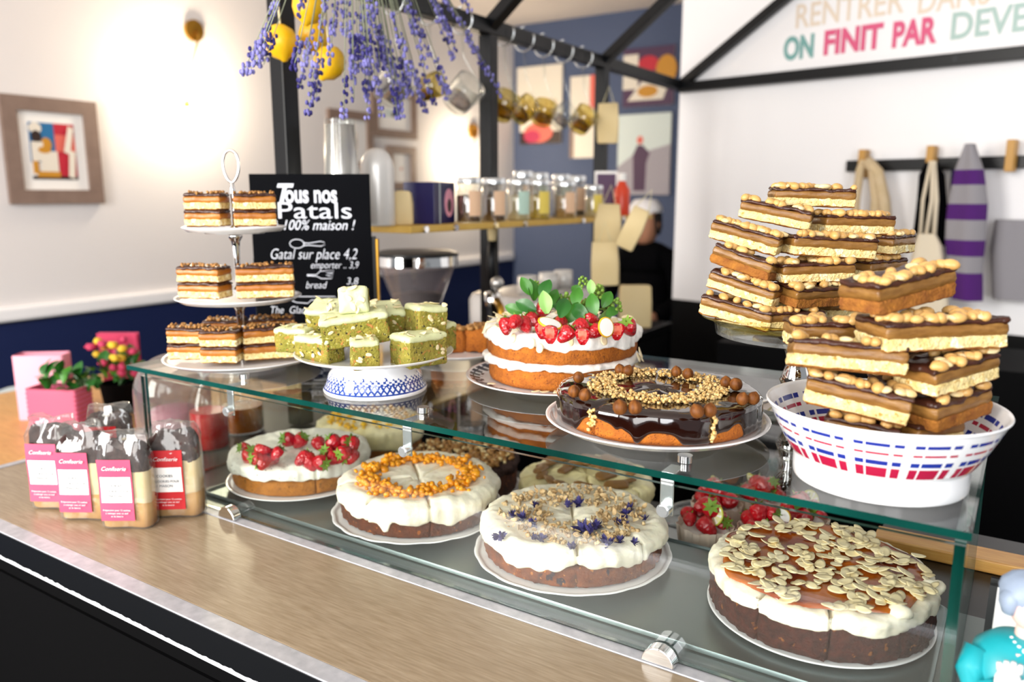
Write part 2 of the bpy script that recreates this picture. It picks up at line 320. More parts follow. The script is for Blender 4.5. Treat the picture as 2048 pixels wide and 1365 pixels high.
# ================================================================== glass display case
cs = empty('glass_display_case', (-.675, .8, 1.05), 0, 'low glass display case with thick green edged top shelf on the counter', 'display case')
X0, X1, Y0, Y1, ZB = -1.335, -.02, .795, 1.375, 1.2735
def slab(a, c, name, edge=.0):
    """glass sheet from corner a to corner c: clear faces, green rim"""
    d = [c[i] - a[i] for i in range(3)]; t = d.index(min(d)); mb = MB()
    vs = [(a[0] + i * d[0], a[1] + j * d[1], a[2] + k * d[2]) for i in (0, 1) for j in (0, 1) for k in (0, 1)]
    qs = [((0, 1, 3, 2), 0), ((4, 6, 7, 5), 0), ((0, 4, 5, 1), 1), ((2, 3, 7, 6), 1), ((0, 2, 6, 4), 2), ((1, 5, 7, 3), 2)]
    for q, ax in qs: mb.add([], [], 0); mb.f.append(q); mb.m.append(0 if ax == t else 1)
    mb.v = [tuple(v) for v in vs]
    return part(mb, name, [MT['pane'], MT['glass_edge']], cs, smooth=False)
slab((X0, Y0 - .008, ZB), (X1, Y1, ZB + .008), 'top_shelf')
slab((X0 + .02, Y0 + .005, 1.0525), (X1 - .004, Y0 + .011, 1.262), 'front_pane')
slab((X0 + .02, Y0 + .013, 1.0525), (X0 + .028, Y1 - .02, ZB - .002), 'end_pane')
slab((X1 - .014, Y0 + .013, 1.0525), (X1 - .004, 1.24, ZB - .002), 'end_pane')
for px, py in ((460, 770), (815, 862), (1335, 968)):
    p = ony(px, py, Y0 + .016); x = p.x
    m = MB().box((x, Y0 + .0155, 1.2475), (.016, .0025, .05)).box((x, Y0 + .03, ZB - .0015), (.016, .03, .0025))
    br = part(m, 'bracket', MT['steel_satin'], cs, smooth=False, bev=.001)
    rel(MB().cyl((x, Y0 + .014, 1.231), (x, Y0 + .004, 1.231), .0078, 20).cyl((x, Y0 + .0045, 1.231), (x, Y0 + .0025, 1.231), .0062, 20).obj('bolt', MT['steel_satin'], sharp=40), br).parent = br
    rel(MB().cyl((x + .012, Y0 + .036, ZB + .0085), (x + .012, Y0 + .036, ZB + .0165), .0085, 20).obj('stud', MT['chrome'], sharp=40), br)
for px, py in ((463, 1022), (1322, 1312)):
    p = ony(px, py, Y0); m = MB()
    out = [(.020 * math.cos(PI * i / 24), .020 * math.sin(PI * i / 24)) for i in range(25)]
    vs = [(p.x + a, y, 1.0515 + h) for y in (Y0 - .012, Y0 + .004) for a, h in out]; n = 25
    m.add(vs, [(i, i + 1, n + i + 1, n + i) for i in range(24)] + [(24, 0, n, n + 24), tuple(reversed(range(n))), tuple(range(n, 2 * n))])
    part(m, 'pane_clamp', MT['chrome'], cs, sharp=30, bev=.0012)
# steel tray under the front row, dark slab behind
def tray(x0, x1, y0, y1, z, name, m, label, lip=.006):
    cx, cy = (x0 + x1) / 2, (y0 + y1) / 2; o = rrect(x1 - x0, y1 - y0, .012, 6)
    mb = MB().ring(o, [(0, -.006), (0, -.001), (.002, 0), (.006, 0), (.010, -lip), (.012, -lip)], M=Matrix.Translation((cx, cy, z)))
    return tag(mb.obj(name, m, sharp=50), label, 'tray')
tray(-1.21, -.045, .834, 1.103, 1.0575, 'serving_tray', MT['tray_steel'], 'grey steel tray with rolled rim under the front row of cakes', .0035)
# ================================================================== market stall frame over the side counter
SX = -1.4
fr = empty('stall_frame', (SX, 2.0, 1.05), 0, 'black metal stall frame with posts and gabled bars above the counter', 'frame')
def bar(a, c, t=.04, name='bar', w=None):
    a, c = Vector(a), Vector(c); d = c - a; L = d.length; q = d.to_track_quat('Z', 'X' if abs(d.normalized().z) > .9 else 'Y')
    M = Matrix.Translation((a + c) / 2) @ q.to_matrix().to_4x4()
    return part(MB().box((0, 0, 0), (t, w or t, L), M), name, MT['black_metal'], fr, smooth=False, bev=.003)
BZ = 2.063
bar((SX, 1.2, BZ), (SX, 3.56, BZ), .042, 'ridge_side_rail')
for y in (1.24, 2.02, 2.76): bar((SX, y, 1.052), (SX, y, BZ - .0215), .042, 'post')
J3 = onw(1360, 176, .03)
e = onw(2200, 90, .03); bar(J3, e, .042, 'far_cross_bar')
g = onw(1620, -45, .03); bar(J3 + Vector((0, 0, .01)), g, .036, 'gable_bar')
dg = (g - J3).normalized()
for y in (1.24, 2.02, 2.76): bar(Vector((SX, y, BZ)), Vector((SX, y, BZ)) + dg * .75, .036, 'gable_bar')
rel(MB().cyl(onw(1912, 118, .052), onw(1912, 118, .045), .012, 16).obj('bolt', MT['black_metal'], sharp=40), fr)
sd = empty('side_counter', (-1.5, 2.1, 0), 0, 'dark side counter under the black stall frame', 'counter')
part(MB().box((-1.48, 2.29, .51), (.44, 1.72, 1.02)), 'carcass', MT['black_matte'], sd, smooth=False)
part(MB().box((-1.48, 2.29, 1.035), (.46, 1.74, .03)), 'worktop', MT['dark_slab'], sd, smooth=False, bev=.002)
tag(MB().box((.1, 2.75, .55), (1.9, .4, 1.1)).obj('back_cabinet', MT['black_matte'], smooth=False, bev=.004), 'tall matte black cabinet behind the counter below the white wall', 'cabinet')
# shelf with its support clips
sh = empty('wall_shelf', (-1.34, 2.1, 1.5), 0, 'pale wooden shelf fixed to the stall posts holding jars and tins', 'shelf')
part(MB().box((-1.302, 2.16, 1.4995), (.146, 1.42, .017)), 'board', MT['shelf_wood'], sh, smooth=False, bev=.002)
for y in (1.5, 1.62, 1.8, 1.95, 2.3, 2.6): part(MB().cyl((-1.229, y, 1.4995), (-1.221, y, 1.4995), .008, 14), 'clip', MT['chrome'], sh, sharp=40)
# ================================================================== lettering on the white wall
sg = empty('wall_lettering', onw(1700, 110, .002), 0, 'painted slogan in cream, teal and pink capitals high on the white wall', 'sign')
wa = math.atan2(WD.y, WD.x)
def word(s, x0, x1, y0, y1, m, bold):
    a = onw(x0, y0, .002); e = onw(x1, y1, .002); L = (Vector((e.x, e.y)) - Vector((a.x, a.y))).length
    o = text('lettering', s, .1, m, None, (0, 0, 0), (0, 0, 0), bold)
    wid = max(v.co.x for v in o.data.vertices) - min(v.co.x for v in o.data.vertices); hgt = max(v.co.y for v in o.data.vertices)
    k = L / wid; o.location = a; o.rotation_euler = (PI / 2, 0, wa); o.scale = (k, .088 / hgt, 1); rel(o, sg)
word('RENTRER', 1588, 1802, 57, 32, MT['letter_cream'], .001); word('DANS', 1832, 1975, 28, 12, MT['letter_cream'], .001)
word('ON', 1566, 1626, 120, 112, MT['letter_teal'], .004); word('FINIT', 1645, 1762, 109, 96, MT['letter_pink'], .004)
word('PAR', 1782, 1871, 94, 83, MT['letter_pink'], .004); word('DEVE', 1897, 2050, 79, 60, MT['letter_sage'], .002)
# ================================================================== plates
def plate(name, loc, r, h, label, mats=None, pat=None, foot=.006, flat=.93, parent=None, n=96, cat='plate', scal=0, t=.003):
    p = [(.0005, foot * .5), (r * .5, foot * .5), (r * .52, 0), (r * .57, 0), (r * .59, foot * .55), (r * flat, foot), (r * .97, h - .0028), (r, h - .001), (r, h), (r * .99, h + .0006), (r * .96, h - .0006)]
    k = 10
    for i in range(1, k + 1):
        q = i / k; p.append((r * (.96 - (.96 - flat) * q), h - .0006 - (h - .0006 - foot - t) * math.sin(q * PI / 2)))
    p += [(r * flat * .97, foot + t * .95), (r * flat * .7, foot + t * .9), (.0005, foot + t * .9)]
    disp = (lambda a, rr, z, kk: (rr * (1 + scal * abs(math.cos(a * 9)) * max(0, rr / r - .8) * 5), z)) if scal else None
    o = MB().lathe(p, n, pat=pat, disp=disp).obj(name, mats or MT['porcelain'], parent, loc, sharp=60)
    if label: tag(o, label, cat)
    return o
# ================================================================== cake helpers
def sponge(r, h, m, seed, parent, z=0, amp=.0016, name='sponge', cuts=(), n=150):
    mb = MB(); th = [2 * PI * i / n for i in range(n)]
    def rr(a): return r - sum(.0035 * math.exp(-((((a - c + PI) % (2 * PI)) - PI) / .012) ** 2) for c in cuts)
    ang = sorted(set(th + [(c + d) % (2 * PI) for c in cuts for d in (-.014, 0, .014)]))
    out = [(rr(a) * math.cos(a), rr(a) * math.sin(a)) for a in ang]
    k = [(.006, 0, .0004), (.0015, .0025)] + [(-.0005 * math.sin(PI * i / 5), h * i / 6) for i in range(1, 6)] + [(.001, h - .004), (.005, h - .0005), (.012, h)]
    return mb.ring(out, k, amp, 110, seed).obj(name, m, parent, (0, 0, z), sharp=70)
def cap(r, z, hem, m, seed, parent, name, cuts=(), amp=.0028, f=26, out=.004, dome=0, n=200, rim=0, lump=.003, nd=.011, nw=.0022):
    """a spread layer (cream or glaze): top disc, rounded shoulder, uneven hem hem(a) down the side"""
    sd = Vector((seed * 7.1, seed * 3.3, 0))
    ang = sorted(set([2 * PI * i / n for i in range(n)] + [(c + d) % (2 * PI) for c in cuts for d in (-.03, -.012, -.005, 0, .005, .012, .03)]))
    na = len(ang); vs = []; rows = []
    rad = [.02, .12, .22, .32, .42, .52, .61, .7, .78, .85, .91, .955, .985]
    for a in ang:
        ca, sa = math.cos(a), math.sin(a); R0 = r + noise.noise(Vector((ca * 3, sa * 3, seed))) * lump + noise.noise(Vector((ca * 11, sa * 11, seed))) * lump * .5; col = []
        def notch(rr): return sum(nd * math.exp(-(rr * (((a - c + PI) % (2 * PI)) - PI) / nw) ** 2) for c in cuts)
        for q in rad:
            rr = q * R0; p = Vector((rr * ca, rr * sa, 0)); e = max(0, (q - .9) / .1)
            zz = z + noise.noise(p * f + sd) * amp + noise.noise(p * f * 2.6 + sd) * amp * .55 + noise.noise(p * f * 6 + sd) * amp * .2 + dome * (1 - q * q) + rim * math.exp(-((q - .9) / .07) ** 2) - .0035 * e * e - notch(rr)
            col.append((rr * ca, rr * sa, zz))
        hz = max(.003, hem(a)); top = z - .005
        g = notch(R0) * .5
        for q in (0, .2, .4, .6, .8, .93, 1):
            zz = top + (hz - top) * q
            nn = noise.noise(Vector((ca * r * f * 1.4, sa * r * f * 1.4, zz * f * 1.5)) + sd) * amp * .9 + noise.noise(Vector((ca * r * f * 4, sa * r * f * 4, zz * f * 5)) + sd) * amp * .45
            rr = R0 + out * (.35 + .65 * math.sin(PI * min(1, q * .75 + .15))) - (.0015 if q == 1 else 0) + nn - g
            col.append((rr * ca, rr * sa, zz))
        rr = r - .004; col.append((rr * ca, rr * sa, hz + .0006)); rows.append(col)
    m_ = len(rows[0]); vs = [p for c in rows for p in c]; fs = []
    for i in range(na):
        j = (i + 1) % na
        for k in range(m_ - 1): fs.append((i * m_ + k, i * m_ + k + 1, j * m_ + k + 1, j * m_ + k))
    fs.append(tuple(i * m_ for i in range(na)))
    return MB().add(vs, fs).obj(name, m, parent)
def wavy(z, amp, seed, k=6, drips=()):
    def h(a):
        p = Vector((math.cos(a) * k * .35, math.sin(a) * k * .35, seed * 3.1)); v = z + noise.noise(p) * amp + noise.noise(p * 3.1) * amp * .45
        for c, w, d in drips: v -= d * math.exp(-((((a - c + PI) % (2 * PI)) - PI) / w) ** 4)
        return v
    return h
def scatter(mb, n, fn, shape):
    for i in range(n): fn(mb, i)
    return mb
def rot_rand(tilt=.5):
    return Matrix.Rotation(R.uniform(0, 2 * PI), 3, 'Z') @ Matrix.Rotation(R.gauss(0, tilt), 3, 'X') @ Matrix.Rotation(R.gauss(0, tilt), 3, 'Y')
# angle of the viewer seen from a spot on the counter, used to turn things so their photographed side faces the shop door
def facing(x, y): return math.atan2(-y, -x)
# shared small meshes
def m_flake(a, b, bend):
    mb = MB(); n = 14; vs = []; fs = []
    for z in (-.0003, .0003):
        for k in (1, .6):
            vs += [(a * k * math.cos(2 * PI * i / n) * (1 - .18 * math.cos(2 * PI * i / n)), b * k * math.sin(2 * PI * i / n), z + bend * (k * math.cos(2 * PI * i / n)) ** 2) for i in range(n)]
        vs.append((0, 0, z))
    def ix(l, k, i): return l * (2 * n + 1) + k * n + i % n
    for l in (0, 1):
        c = l * (2 * n + 1) + 2 * n
        for i in range(n):
            q = (ix(l, 0, i), ix(l, 0, i + 1), ix(l, 1, i + 1), ix(l, 1, i)); t = (c, ix(l, 1, i), ix(l, 1, i + 1))
            fs += [q, t] if l else [q[::-1], t[::-1]]
    for i in range(n): fs.append((ix(0, 0, i), ix(0, 0, i + 1), ix(1, 0, i + 1), ix(1, 0, i)))
    return mb.add(vs, fs)
FLK = [m_flake(.0078, .0048, .0008), m_flake(.0068, .0046, -.0006), m_flake(.0082, .0042, .0014)]
FLAKES = [f.mesh('almond_flake', MT['almond_flake']) for f in FLK]
def inst(me, parent, name, loc, rot=None, s=1):
    o = bpy.data.objects.new(name, me); COL.objects.link(o); o.parent = parent; o.location = loc
    if rot is not None: o.rotation_euler = rot.to_euler() if hasattr(rot, 'to_euler') else rot
    o.scale = (s, s, s) if not isinstance(s, tuple) else s
    return o
PNUT = [MB().ball((0, 0, 0), (.0072, .0046, .0043), 12, amp=.18, f=160).mesh('peanut', MT['peanut']), MB().ball((0, 0, 0), (.0062, .0047, .0042), 12, amp=.2, f=190).mesh('peanut', MT['peanut']), MB().ball((0, 0, 0), (.0068, .0048, .0026), 12, amp=.15, f=170).mesh('peanut', MT['peanut_pale'])]
hz = MB().lathe([(.0001, -.0074), (.0035, -.0070), (.0062, -.0045), (.0073, -.0010), (.0068, .0028), (.0046, .0058), (.0018, .0076), (.0001, .0084)], 18).mesh('hazelnut', MT['hazelnut'])
def m_berry(): return MB().lathe([(.0002, -.017), (.0035, -.0165), (.0065, -.013), (.0095, -.007), (.0118, 0), (.0125, .005), (.0108, .0095), (.006, .0118), (.0002, .0122)], 20, disp=lambda a, r, z, k: (r * (1 + .05 * math.sin(a * 2 + 1)), z)).mesh('strawberry', MT['berry_red'])
BERRY = m_berry()
def m_half():
    mb = MB().lathe([(.0002, -.017), (.0035, -.0165), (.0065, -.013), (.0095, -.007), (.0118, 0), (.0125, .005), (.0108, .0095), (.006, .0118), (.0002, .0122)], 20)
    mb.v = [(x, max(y, -.001), z) for x, y, z in mb.v]
    mb.m = [1 if all(mb.v[i][1] <= -.0009 for i in f) and max(abs(mb.v[i][0]) for i in f) < .0082 and all(-.0115 < mb.v[i][2] < .0098 for i in f) else 0 for f in mb.f]
    return mb.mesh('strawberry', [MT['berry_red'], MT['berry_cut']])
HALF = m_half()
def m_calyx():
    mb = MB()
    for i in range(7):
        a = 2 * PI * i / 7 + .2; c, s = math.cos(a), math.sin(a)
        mb.add([(c * .001 - s * .0025, s * .001 + c * .0025, .0122), (c * .001 + s * .0025, s * .001 - c * .0025, .0122), (c * .007 + s * .0026, s * .007 - c * .0026, .0128), (c * .0125, s * .0125, .0148 - .004 * (i % 2)), (c * .007 - s * .0026, s * .007 + c * .0026, .0128)], [(0, 1, 2, 3, 4)])
    mb.cyl((0, 0, .012), (.001, 0, .019), .0009, 6)
    return mb.mesh('calyx', MT['calyx'])
CALYX = m_calyx()
def berry(parent, loc, rot, s=1, half=False, cal=True):
    s = s * (.92 if half else 1); o = inst(HALF if half else BERRY, parent, 'strawberry', loc, rot, s)
    if cal: inst(CALYX, o, 'calyx', (0, 0, 0))
    return o
def m_slice(r, rind, flesh):
    mb = MB(); n = 28
    prof = [(.0002, -.0012), (r * .88, -.0012), (r, -.001), (r, .001), (r * .88, .0012), (.0002, .0012)]
    return mb.lathe(prof, n, pat=lambda a, rr, z, k: 0 if rr > r * .9 else (2 if (a % (PI / 4) < .12) else 1)).mesh('citrus_slice', [rind, flesh, MT['paper_white']])
LIME = m_slice(.019, MT['lime_rind'], MT['lime_flesh']); LEMON = m_slice(.017, MT['lemon'], MT['paper_white'])
def m_leaf(L, W, m):
    def f(u, v):
        y = (u - .5) * 2; w = W * math.sin(PI * min(1, v * .93 + .06)) ** .8; return Vector((y * w, v * L, .25 * abs(y) * w + .12 * L * math.sin(v * PI)))
    return MB().sheet(f, 6, 9).mesh('leaf', m)
LEAVES = [m_leaf(.038, .011, MT['leaf_green']), m_leaf(.034, .010, MT['leaf_dark']), m_leaf(.034, .010, MT['leaf_pale'])]
def crumbs(mb, n, place, size, amp=.35):
    for i in range(n):
        p = place(); s = size * R.uniform(.6, 1.35); q = rot_rand(1)
        vs = [q @ Vector((s * x * R.uniform(1 - amp, 1), s * y * R.uniform(1 - amp, 1), s * z * R.uniform(1 - amp, 1))) + p for x in (-1, 1) for y in (-1, 1) for z in (-1, 1)]
        mb.add(vs, [(0, 1, 3, 2), (4, 6, 7, 5), (0, 4, 5, 1), (2, 3, 7, 6), (0, 2, 6, 4), (1, 5, 7, 3)])
    return mb
def ringp(r0, r1, z, dz=.001):
    def f():
        a = R.uniform(0, 2 * PI); r = math.sqrt(R.uniform(r0 * r0, r1 * r1)); return Vector((r * math.cos(a), r * math.sin(a), z + R.uniform(0, dz)))
    return f
# ================================================================== front row of cakes
Z1 = 1.0575
def cutset(x, y, n=12, off=.1): a0 = facing(x, y); return [a0 + off + 2 * PI * i / n for i in range(n)]
# --- almond and jam cake, nearest
cx, cy = -.187, 1.004
plate('cake_board', (cx, cy, Z1), .137, .0032, 'thin white round board under the almond topped caramel cake at the right front', foot=.001, flat=.985, cat='cake board', t=.002)
ck = empty('almond_cake', (cx, cy, Z1 + .0035), 0, 'large chocolate sponge cake with cream, red jam and flaked almonds at right front', 'cake')
cu = cutset(cx, cy, 10, .12)
sponge(.134, .043, MT['sponge_dark'], 1, ck, cuts=cu, amp=.003)
cap(.1335, .058, wavy(.037, .006, 2), MT['cream'], 3, ck, 'cream', cu[:1] + cu[9:], amp=.004, f=30, lump=.006, out=.003)
def jh(a): return .0525
def jam(a, rr): return noise.noise(Vector((math.cos(a) * 2, math.sin(a) * 2, 9))) * .012
mb = MB(); n = 120; prof = [.001, .05, .08, .105, .117, .1225, .124]; vs = []
for q in prof:
    for i in range(n):
        a = 2 * PI * i / n; rr = q * (1 + (jam(a, q) / .12 if q > .07 else 0)); x, y = rr * math.cos(a), rr * math.sin(a)
        vs.append((x, y, .0612 + noise.noise(Vector((x * 30, y * 30, 2))) * .0035 - (.004 if q > .1235 else 0)))
mb.add(vs, [(k * n + i, k * n + (i + 1) % n, (k + 1) * n + (i + 1) % n, (k + 1) * n + i) for k in range(len(prof) - 1) for i in range(n)] + [tuple(range(n))])
mb.obj('jam', MT['jam'], ck)
pts = []
for i in range(270):
    a = R.uniform(0, 2 * PI); r = .127 * math.sqrt(R.uniform(.0, 1)); pts.append((r * math.cos(a), r * math.sin(a)))
d = facing(cx, cy); pts.sort(key=lambda p: -(p[0] * math.cos(d) + p[1] * math.sin(d)))
rest = MB()
for i, (x, y) in enumerate(pts):
    z = .0632 + noise.noise(Vector((x * 30, y * 30, 2))) * .0035 + R.uniform(0, .0025); q = rot_rand(.15); s = R.uniform(1.1, 1.55)
    if i < 100: inst(FLAKES[i % 3], ck, 'almond_flake', (x, y, z), q, s)
    else:
        f = FLK[i % 3]; rest.add(f.v, f.f, 0, Matrix.Translation((x, y, z)) @ q.to_4x4() @ Matrix.Scale(s, 4))
tag(rest.obj('almond_flakes', MT['almond_flake'], ck), kind='stuff')
for a in (-.15, .55):                                           # blobs of cream on the shoulder towards the right
    p = Vector((math.cos(d + .9 + a) * .128, math.sin(d + .9 + a) * .128, .058)); MB().ball(p, (.013, .012, .009), 16, amp=.35, f=70).obj('cream_blob', MT['cream'], ck)
# --- flower cake
cx, cy = -.527, .972
plate('cake_plate', (-.525, .968, Z1), .143, .012, 'white plate under the cake with blue and beige petals in the middle front', scal=.012)
ck = empty('flower_cake', (cx, cy, Z1 + .0095), 0, 'cream topped brown cake scattered with blue cornflowers and beige petals in the middle front', 'cake')
cu = cutset(cx, cy, 8, .05); cu += []
sponge(.129, .03, MT['sponge_spice'], 5, ck, cuts=cu[:2], amp=.0025)
cap(.129, .052, wavy(.024, .010, 7, 9, drips=[(facing(cx, cy) + .25, .5, -.004)]), MT['cream'], 6, ck, 'cream', [cu[0], cu[1], cu[4]], amp=.0042, f=24, lump=.007, out=.006, rim=.003)
mb = MB()
for i in range(330):
    p = ringp(.035, .108, .0535, .007)(); q = rot_rand(1); s = R.uniform(.7, 1.4); f = FLK[i % 3]
    mb.add(f.v, f.f, 0, Matrix.Translation(p) @ q.to_4x4() @ Matrix.Diagonal((s * .55, s * .6, 1.2, 1)))
tag(crumbs(mb, 170, ringp(.03, .11, .0535, .004), .0022).obj('dried_petals', MT['petal_beige'], ck), kind='stuff')
def m_corn(sd):
    mb = MB(); q = random.Random(sd)
    for i in range(26):
        a = q.uniform(0, 2 * PI); e = q.uniform(.1, 1.2); L = q.uniform(.008, .015); dx, dy, dz = math.cos(a) * math.cos(e), math.sin(a) * math.cos(e), math.sin(e)
        b = Vector((dx, dy, dz)); s = Vector((-dy, dx, 0)).normalized() * .0022
        mb.add([b * .001, b * L * .6 + s, b * L, b * L * .6 - s], [(0, 1, 2, 3)])
    mb.ball((0, 0, .001), (.003, .003, .0025), 8)
    return mb.mesh('cornflower', MT['petal_blue'])
CORN = [m_corn(1), m_corn(2)]
for i, (px, py, s) in enumerate([(1065, 1078, .8), (1025, 1035, 1), (1045, 1040, 1.1), (1070, 1050, 1), (1000, 1073, 1), (1082, 1080, .8), (1165, 1062, 1.35), (1190, 1058, 1.3), (1178, 1068, 1.2), (1215, 1090, 1.2), (1148, 1097, .8), (1268, 1088, .7), (1248, 1050, .7), (1235, 1050, .8), (1135, 1014, 1), (1158, 1008, 1), (1260, 1022, 1), (1250, 1030, .9), (1070, 1015, .9), (1240, 1085, .8), (1290, 1040, .7), (1140, 1097, .7)]):
    p = onz(px, py, Z1 + .0645) - Vector((cx, cy, Z1 + .0095)); inst(CORN[i % 2], ck, 'cornflower', p, rot_rand(.5), s)
# --- apricot cake
cx, cy = -.815, .968
plate('cake_plate', (-.813, .964, Z1), .141, .012, 'white scalloped plate under the cake topped with a ring of apricot', scal=.02)
ck = empty('apricot_cake', (cx, cy, Z1 + .0095), 0, 'brown cake with thick cream and a ring of orange apricot pieces', 'cake')
cu = cutset(cx, cy, 8, .12); d = facing(cx, cy)
sponge(.1275, .03, MT['sponge_brown'], 8, ck, cuts=cu[:1], amp=.002)
cap(.1285, .055, wavy(.026, .009, 11, 9, drips=[(d - .42, .06, .014), (d - .62, .1, .004), (d + .3, .14, .003)]), MT['cream'], 9, ck, 'cream', [cu[0], cu[3], cu[4], cu[6], cu[7]], amp=.0032, f=22, lump=.006, out=.006, rim=.003, nd=.009)
mb = MB()
for k in range(9):
    a0 = 2 * PI * k / 9
    for i in range(42):
        a = a0 + R.gauss(0, .19); r = .083 + R.gauss(0, .0105); s = R.uniform(.0038, .0075)
        mb.ball((r * math.cos(a), r * math.sin(a), .056 + abs(R.gauss(0, .0045))), (s, s * R.uniform(.6, 1), s * .7), 7, amp=.5, f=200, rot=rot_rand(.6))
tag(mb.obj('apricot_pieces', MT['apricot'], ck), kind='stuff')
# --- strawberry cake
cx, cy = -1.104, .972
plate('cake_plate', (-1.101, .968, Z1), .132, .011, 'plain white plate under the cake piled with whole strawberries at left')
ck = empty('strawberry_cake', (cx, cy, Z1 + .0095), 0, 'golden sponge cake with speckled cream and whole strawberries at left of the case', 'cake')
cu = cutset(cx, cy, 8, .2); d = facing(cx, cy)
sponge(.120, .03, MT['sponge_tan'], 12, ck, cuts=cu[:1], amp=.0015)
cap(.1215, .055, wavy(.028, .008, 14, 9), MT['cream_seed'], 13, ck, 'cream', [cu[0]], amp=.0035, f=28, lump=.006, out=.006)
for px, py, dz, h in [(500, 912, 0, 0), (490, 898, 2, 1), (525, 900, 3, 1), (545, 915, 0, 0), (528, 925, 0, 0), (515, 918, 1, 0), (556, 908, 2, 1), (618, 923, 0, 0), (607, 917, 1, 0), (640, 925, 0, 0), (637, 888, 2, 0), (669, 886, 3, 0), (656, 905, 1, 0), (688, 905, 2, 0), (668, 917, 0, 0), (704, 890, 2, 1), (700, 912, 0, 0), (690, 884, 3, 0), (578, 880, 1, 1), (600, 882, 1, 0)]:
    p = onz(px, py, Z1 + .076 + dz * .006) - Vector((cx, cy, Z1 + .0095)); berry(ck, p, Matrix.Rotation(R.uniform(0, 6.3), 3, 'Z') @ Matrix.Rotation(R.uniform(.7, 1.9), 3, 'X') @ Matrix.Rotation(R.uniform(0, 6), 3, 'Z'), R.uniform(.95, 1.25), bool(h))
# ================================================================== back row
# --- apple cream cake
Z2 = .9855
cx, cy = -.649, 1.247
plate('cake_plate', (cx, cy, Z2), .127, .011, 'white plate rim under the cream and apple cake in the back row')
ck = empty('apple_cake', (cx, cy, Z2 + .0095), 0, 'dark sponge cake with ruffled cream and orange apple slices in the back row', 'cake')
cu = cutset(cx, cy, 8, .1); d = facing(cx, cy)
sponge(.118, .054, MT['sponge_dark'], 15, ck)
cap(.1185, .078, wavy(.044, .011, 17, 12), MT['cream_yellow'], 16, ck, 'cream', [cu[0], cu[1]], amp=.006, f=40, lump=.009, out=.006)
sl = MB().ring(rrect(.04, .018, .0085, 5), [(.001, -.0015), (0, 0), (.001, .0022), (.004, .003)], .0012, 60).mesh('apple_slice', MT['caramel'])
for i in range(26):
    a = 2 * PI * i / 16 + R.uniform(-.1, .1); r = .084 if i < 16 else .04; inst(sl, ck, 'apple_slice', (r * math.cos(a), r * math.sin(a), .082 + R.uniform(0, .004)), Matrix.Rotation(a + 1.2, 3, 'Z') @ Matrix.Rotation(R.uniform(-.4, .4), 3, 'X'), R.uniform(.9, 1.2))
# --- nut cake
cx, cy = -.934, 1.242
plate('cake_plate', (cx, cy, Z2), .123, .011, 'white plate rim under the chopped nut chocolate cake in the back row')
ck = empty('nut_cake', (cx, cy, Z2 + .0095), 0, 'low dark chocolate cake covered with chopped nuts in the back row', 'cake')
sponge(.114, .055, MT['sponge_brown'], 18, ck)
cap(.1145, .064, wavy(.045, .006, 19), MT['choc_bits'], 20, ck, 'icing', amp=.004, f=34)
tag(crumbs(MB(), 380, ringp(0, .108, .066, .004), .0042).obj('chopped_nuts', MT['nut_chop'], ck), kind='stuff')
tag(crumbs(MB(), 110, ringp(0, .108, .067, .005), .0034).obj('pale_nuts', MT['peanut_pale'], ck), kind='stuff')
# --- lemon cake
cx, cy = -1.185, 1.247
plate('cake_plate', (cx, cy, Z2), .120, .011, 'white plate rim under the pale yellow lemon cake at the back left')
ck = empty('lemon_cake', (cx, cy, Z2 + .0095), 0, 'pale yellow frosted lemon cake in the back row behind the strawberry cake', 'cake')
sponge(.109, .07, MT['sponge_tan'], 21, ck)
cap(.1095, .103, wavy(.058, .007, 22), MT['cream_yellow'], 23, ck, 'frosting', amp=.006, f=20, lump=.007, out=.006)
tag(crumbs(MB(), 130, ringp(.04, .095, .104, .003), .0035).obj('lemon_zest', MT['lemon'], ck), kind='stuff')
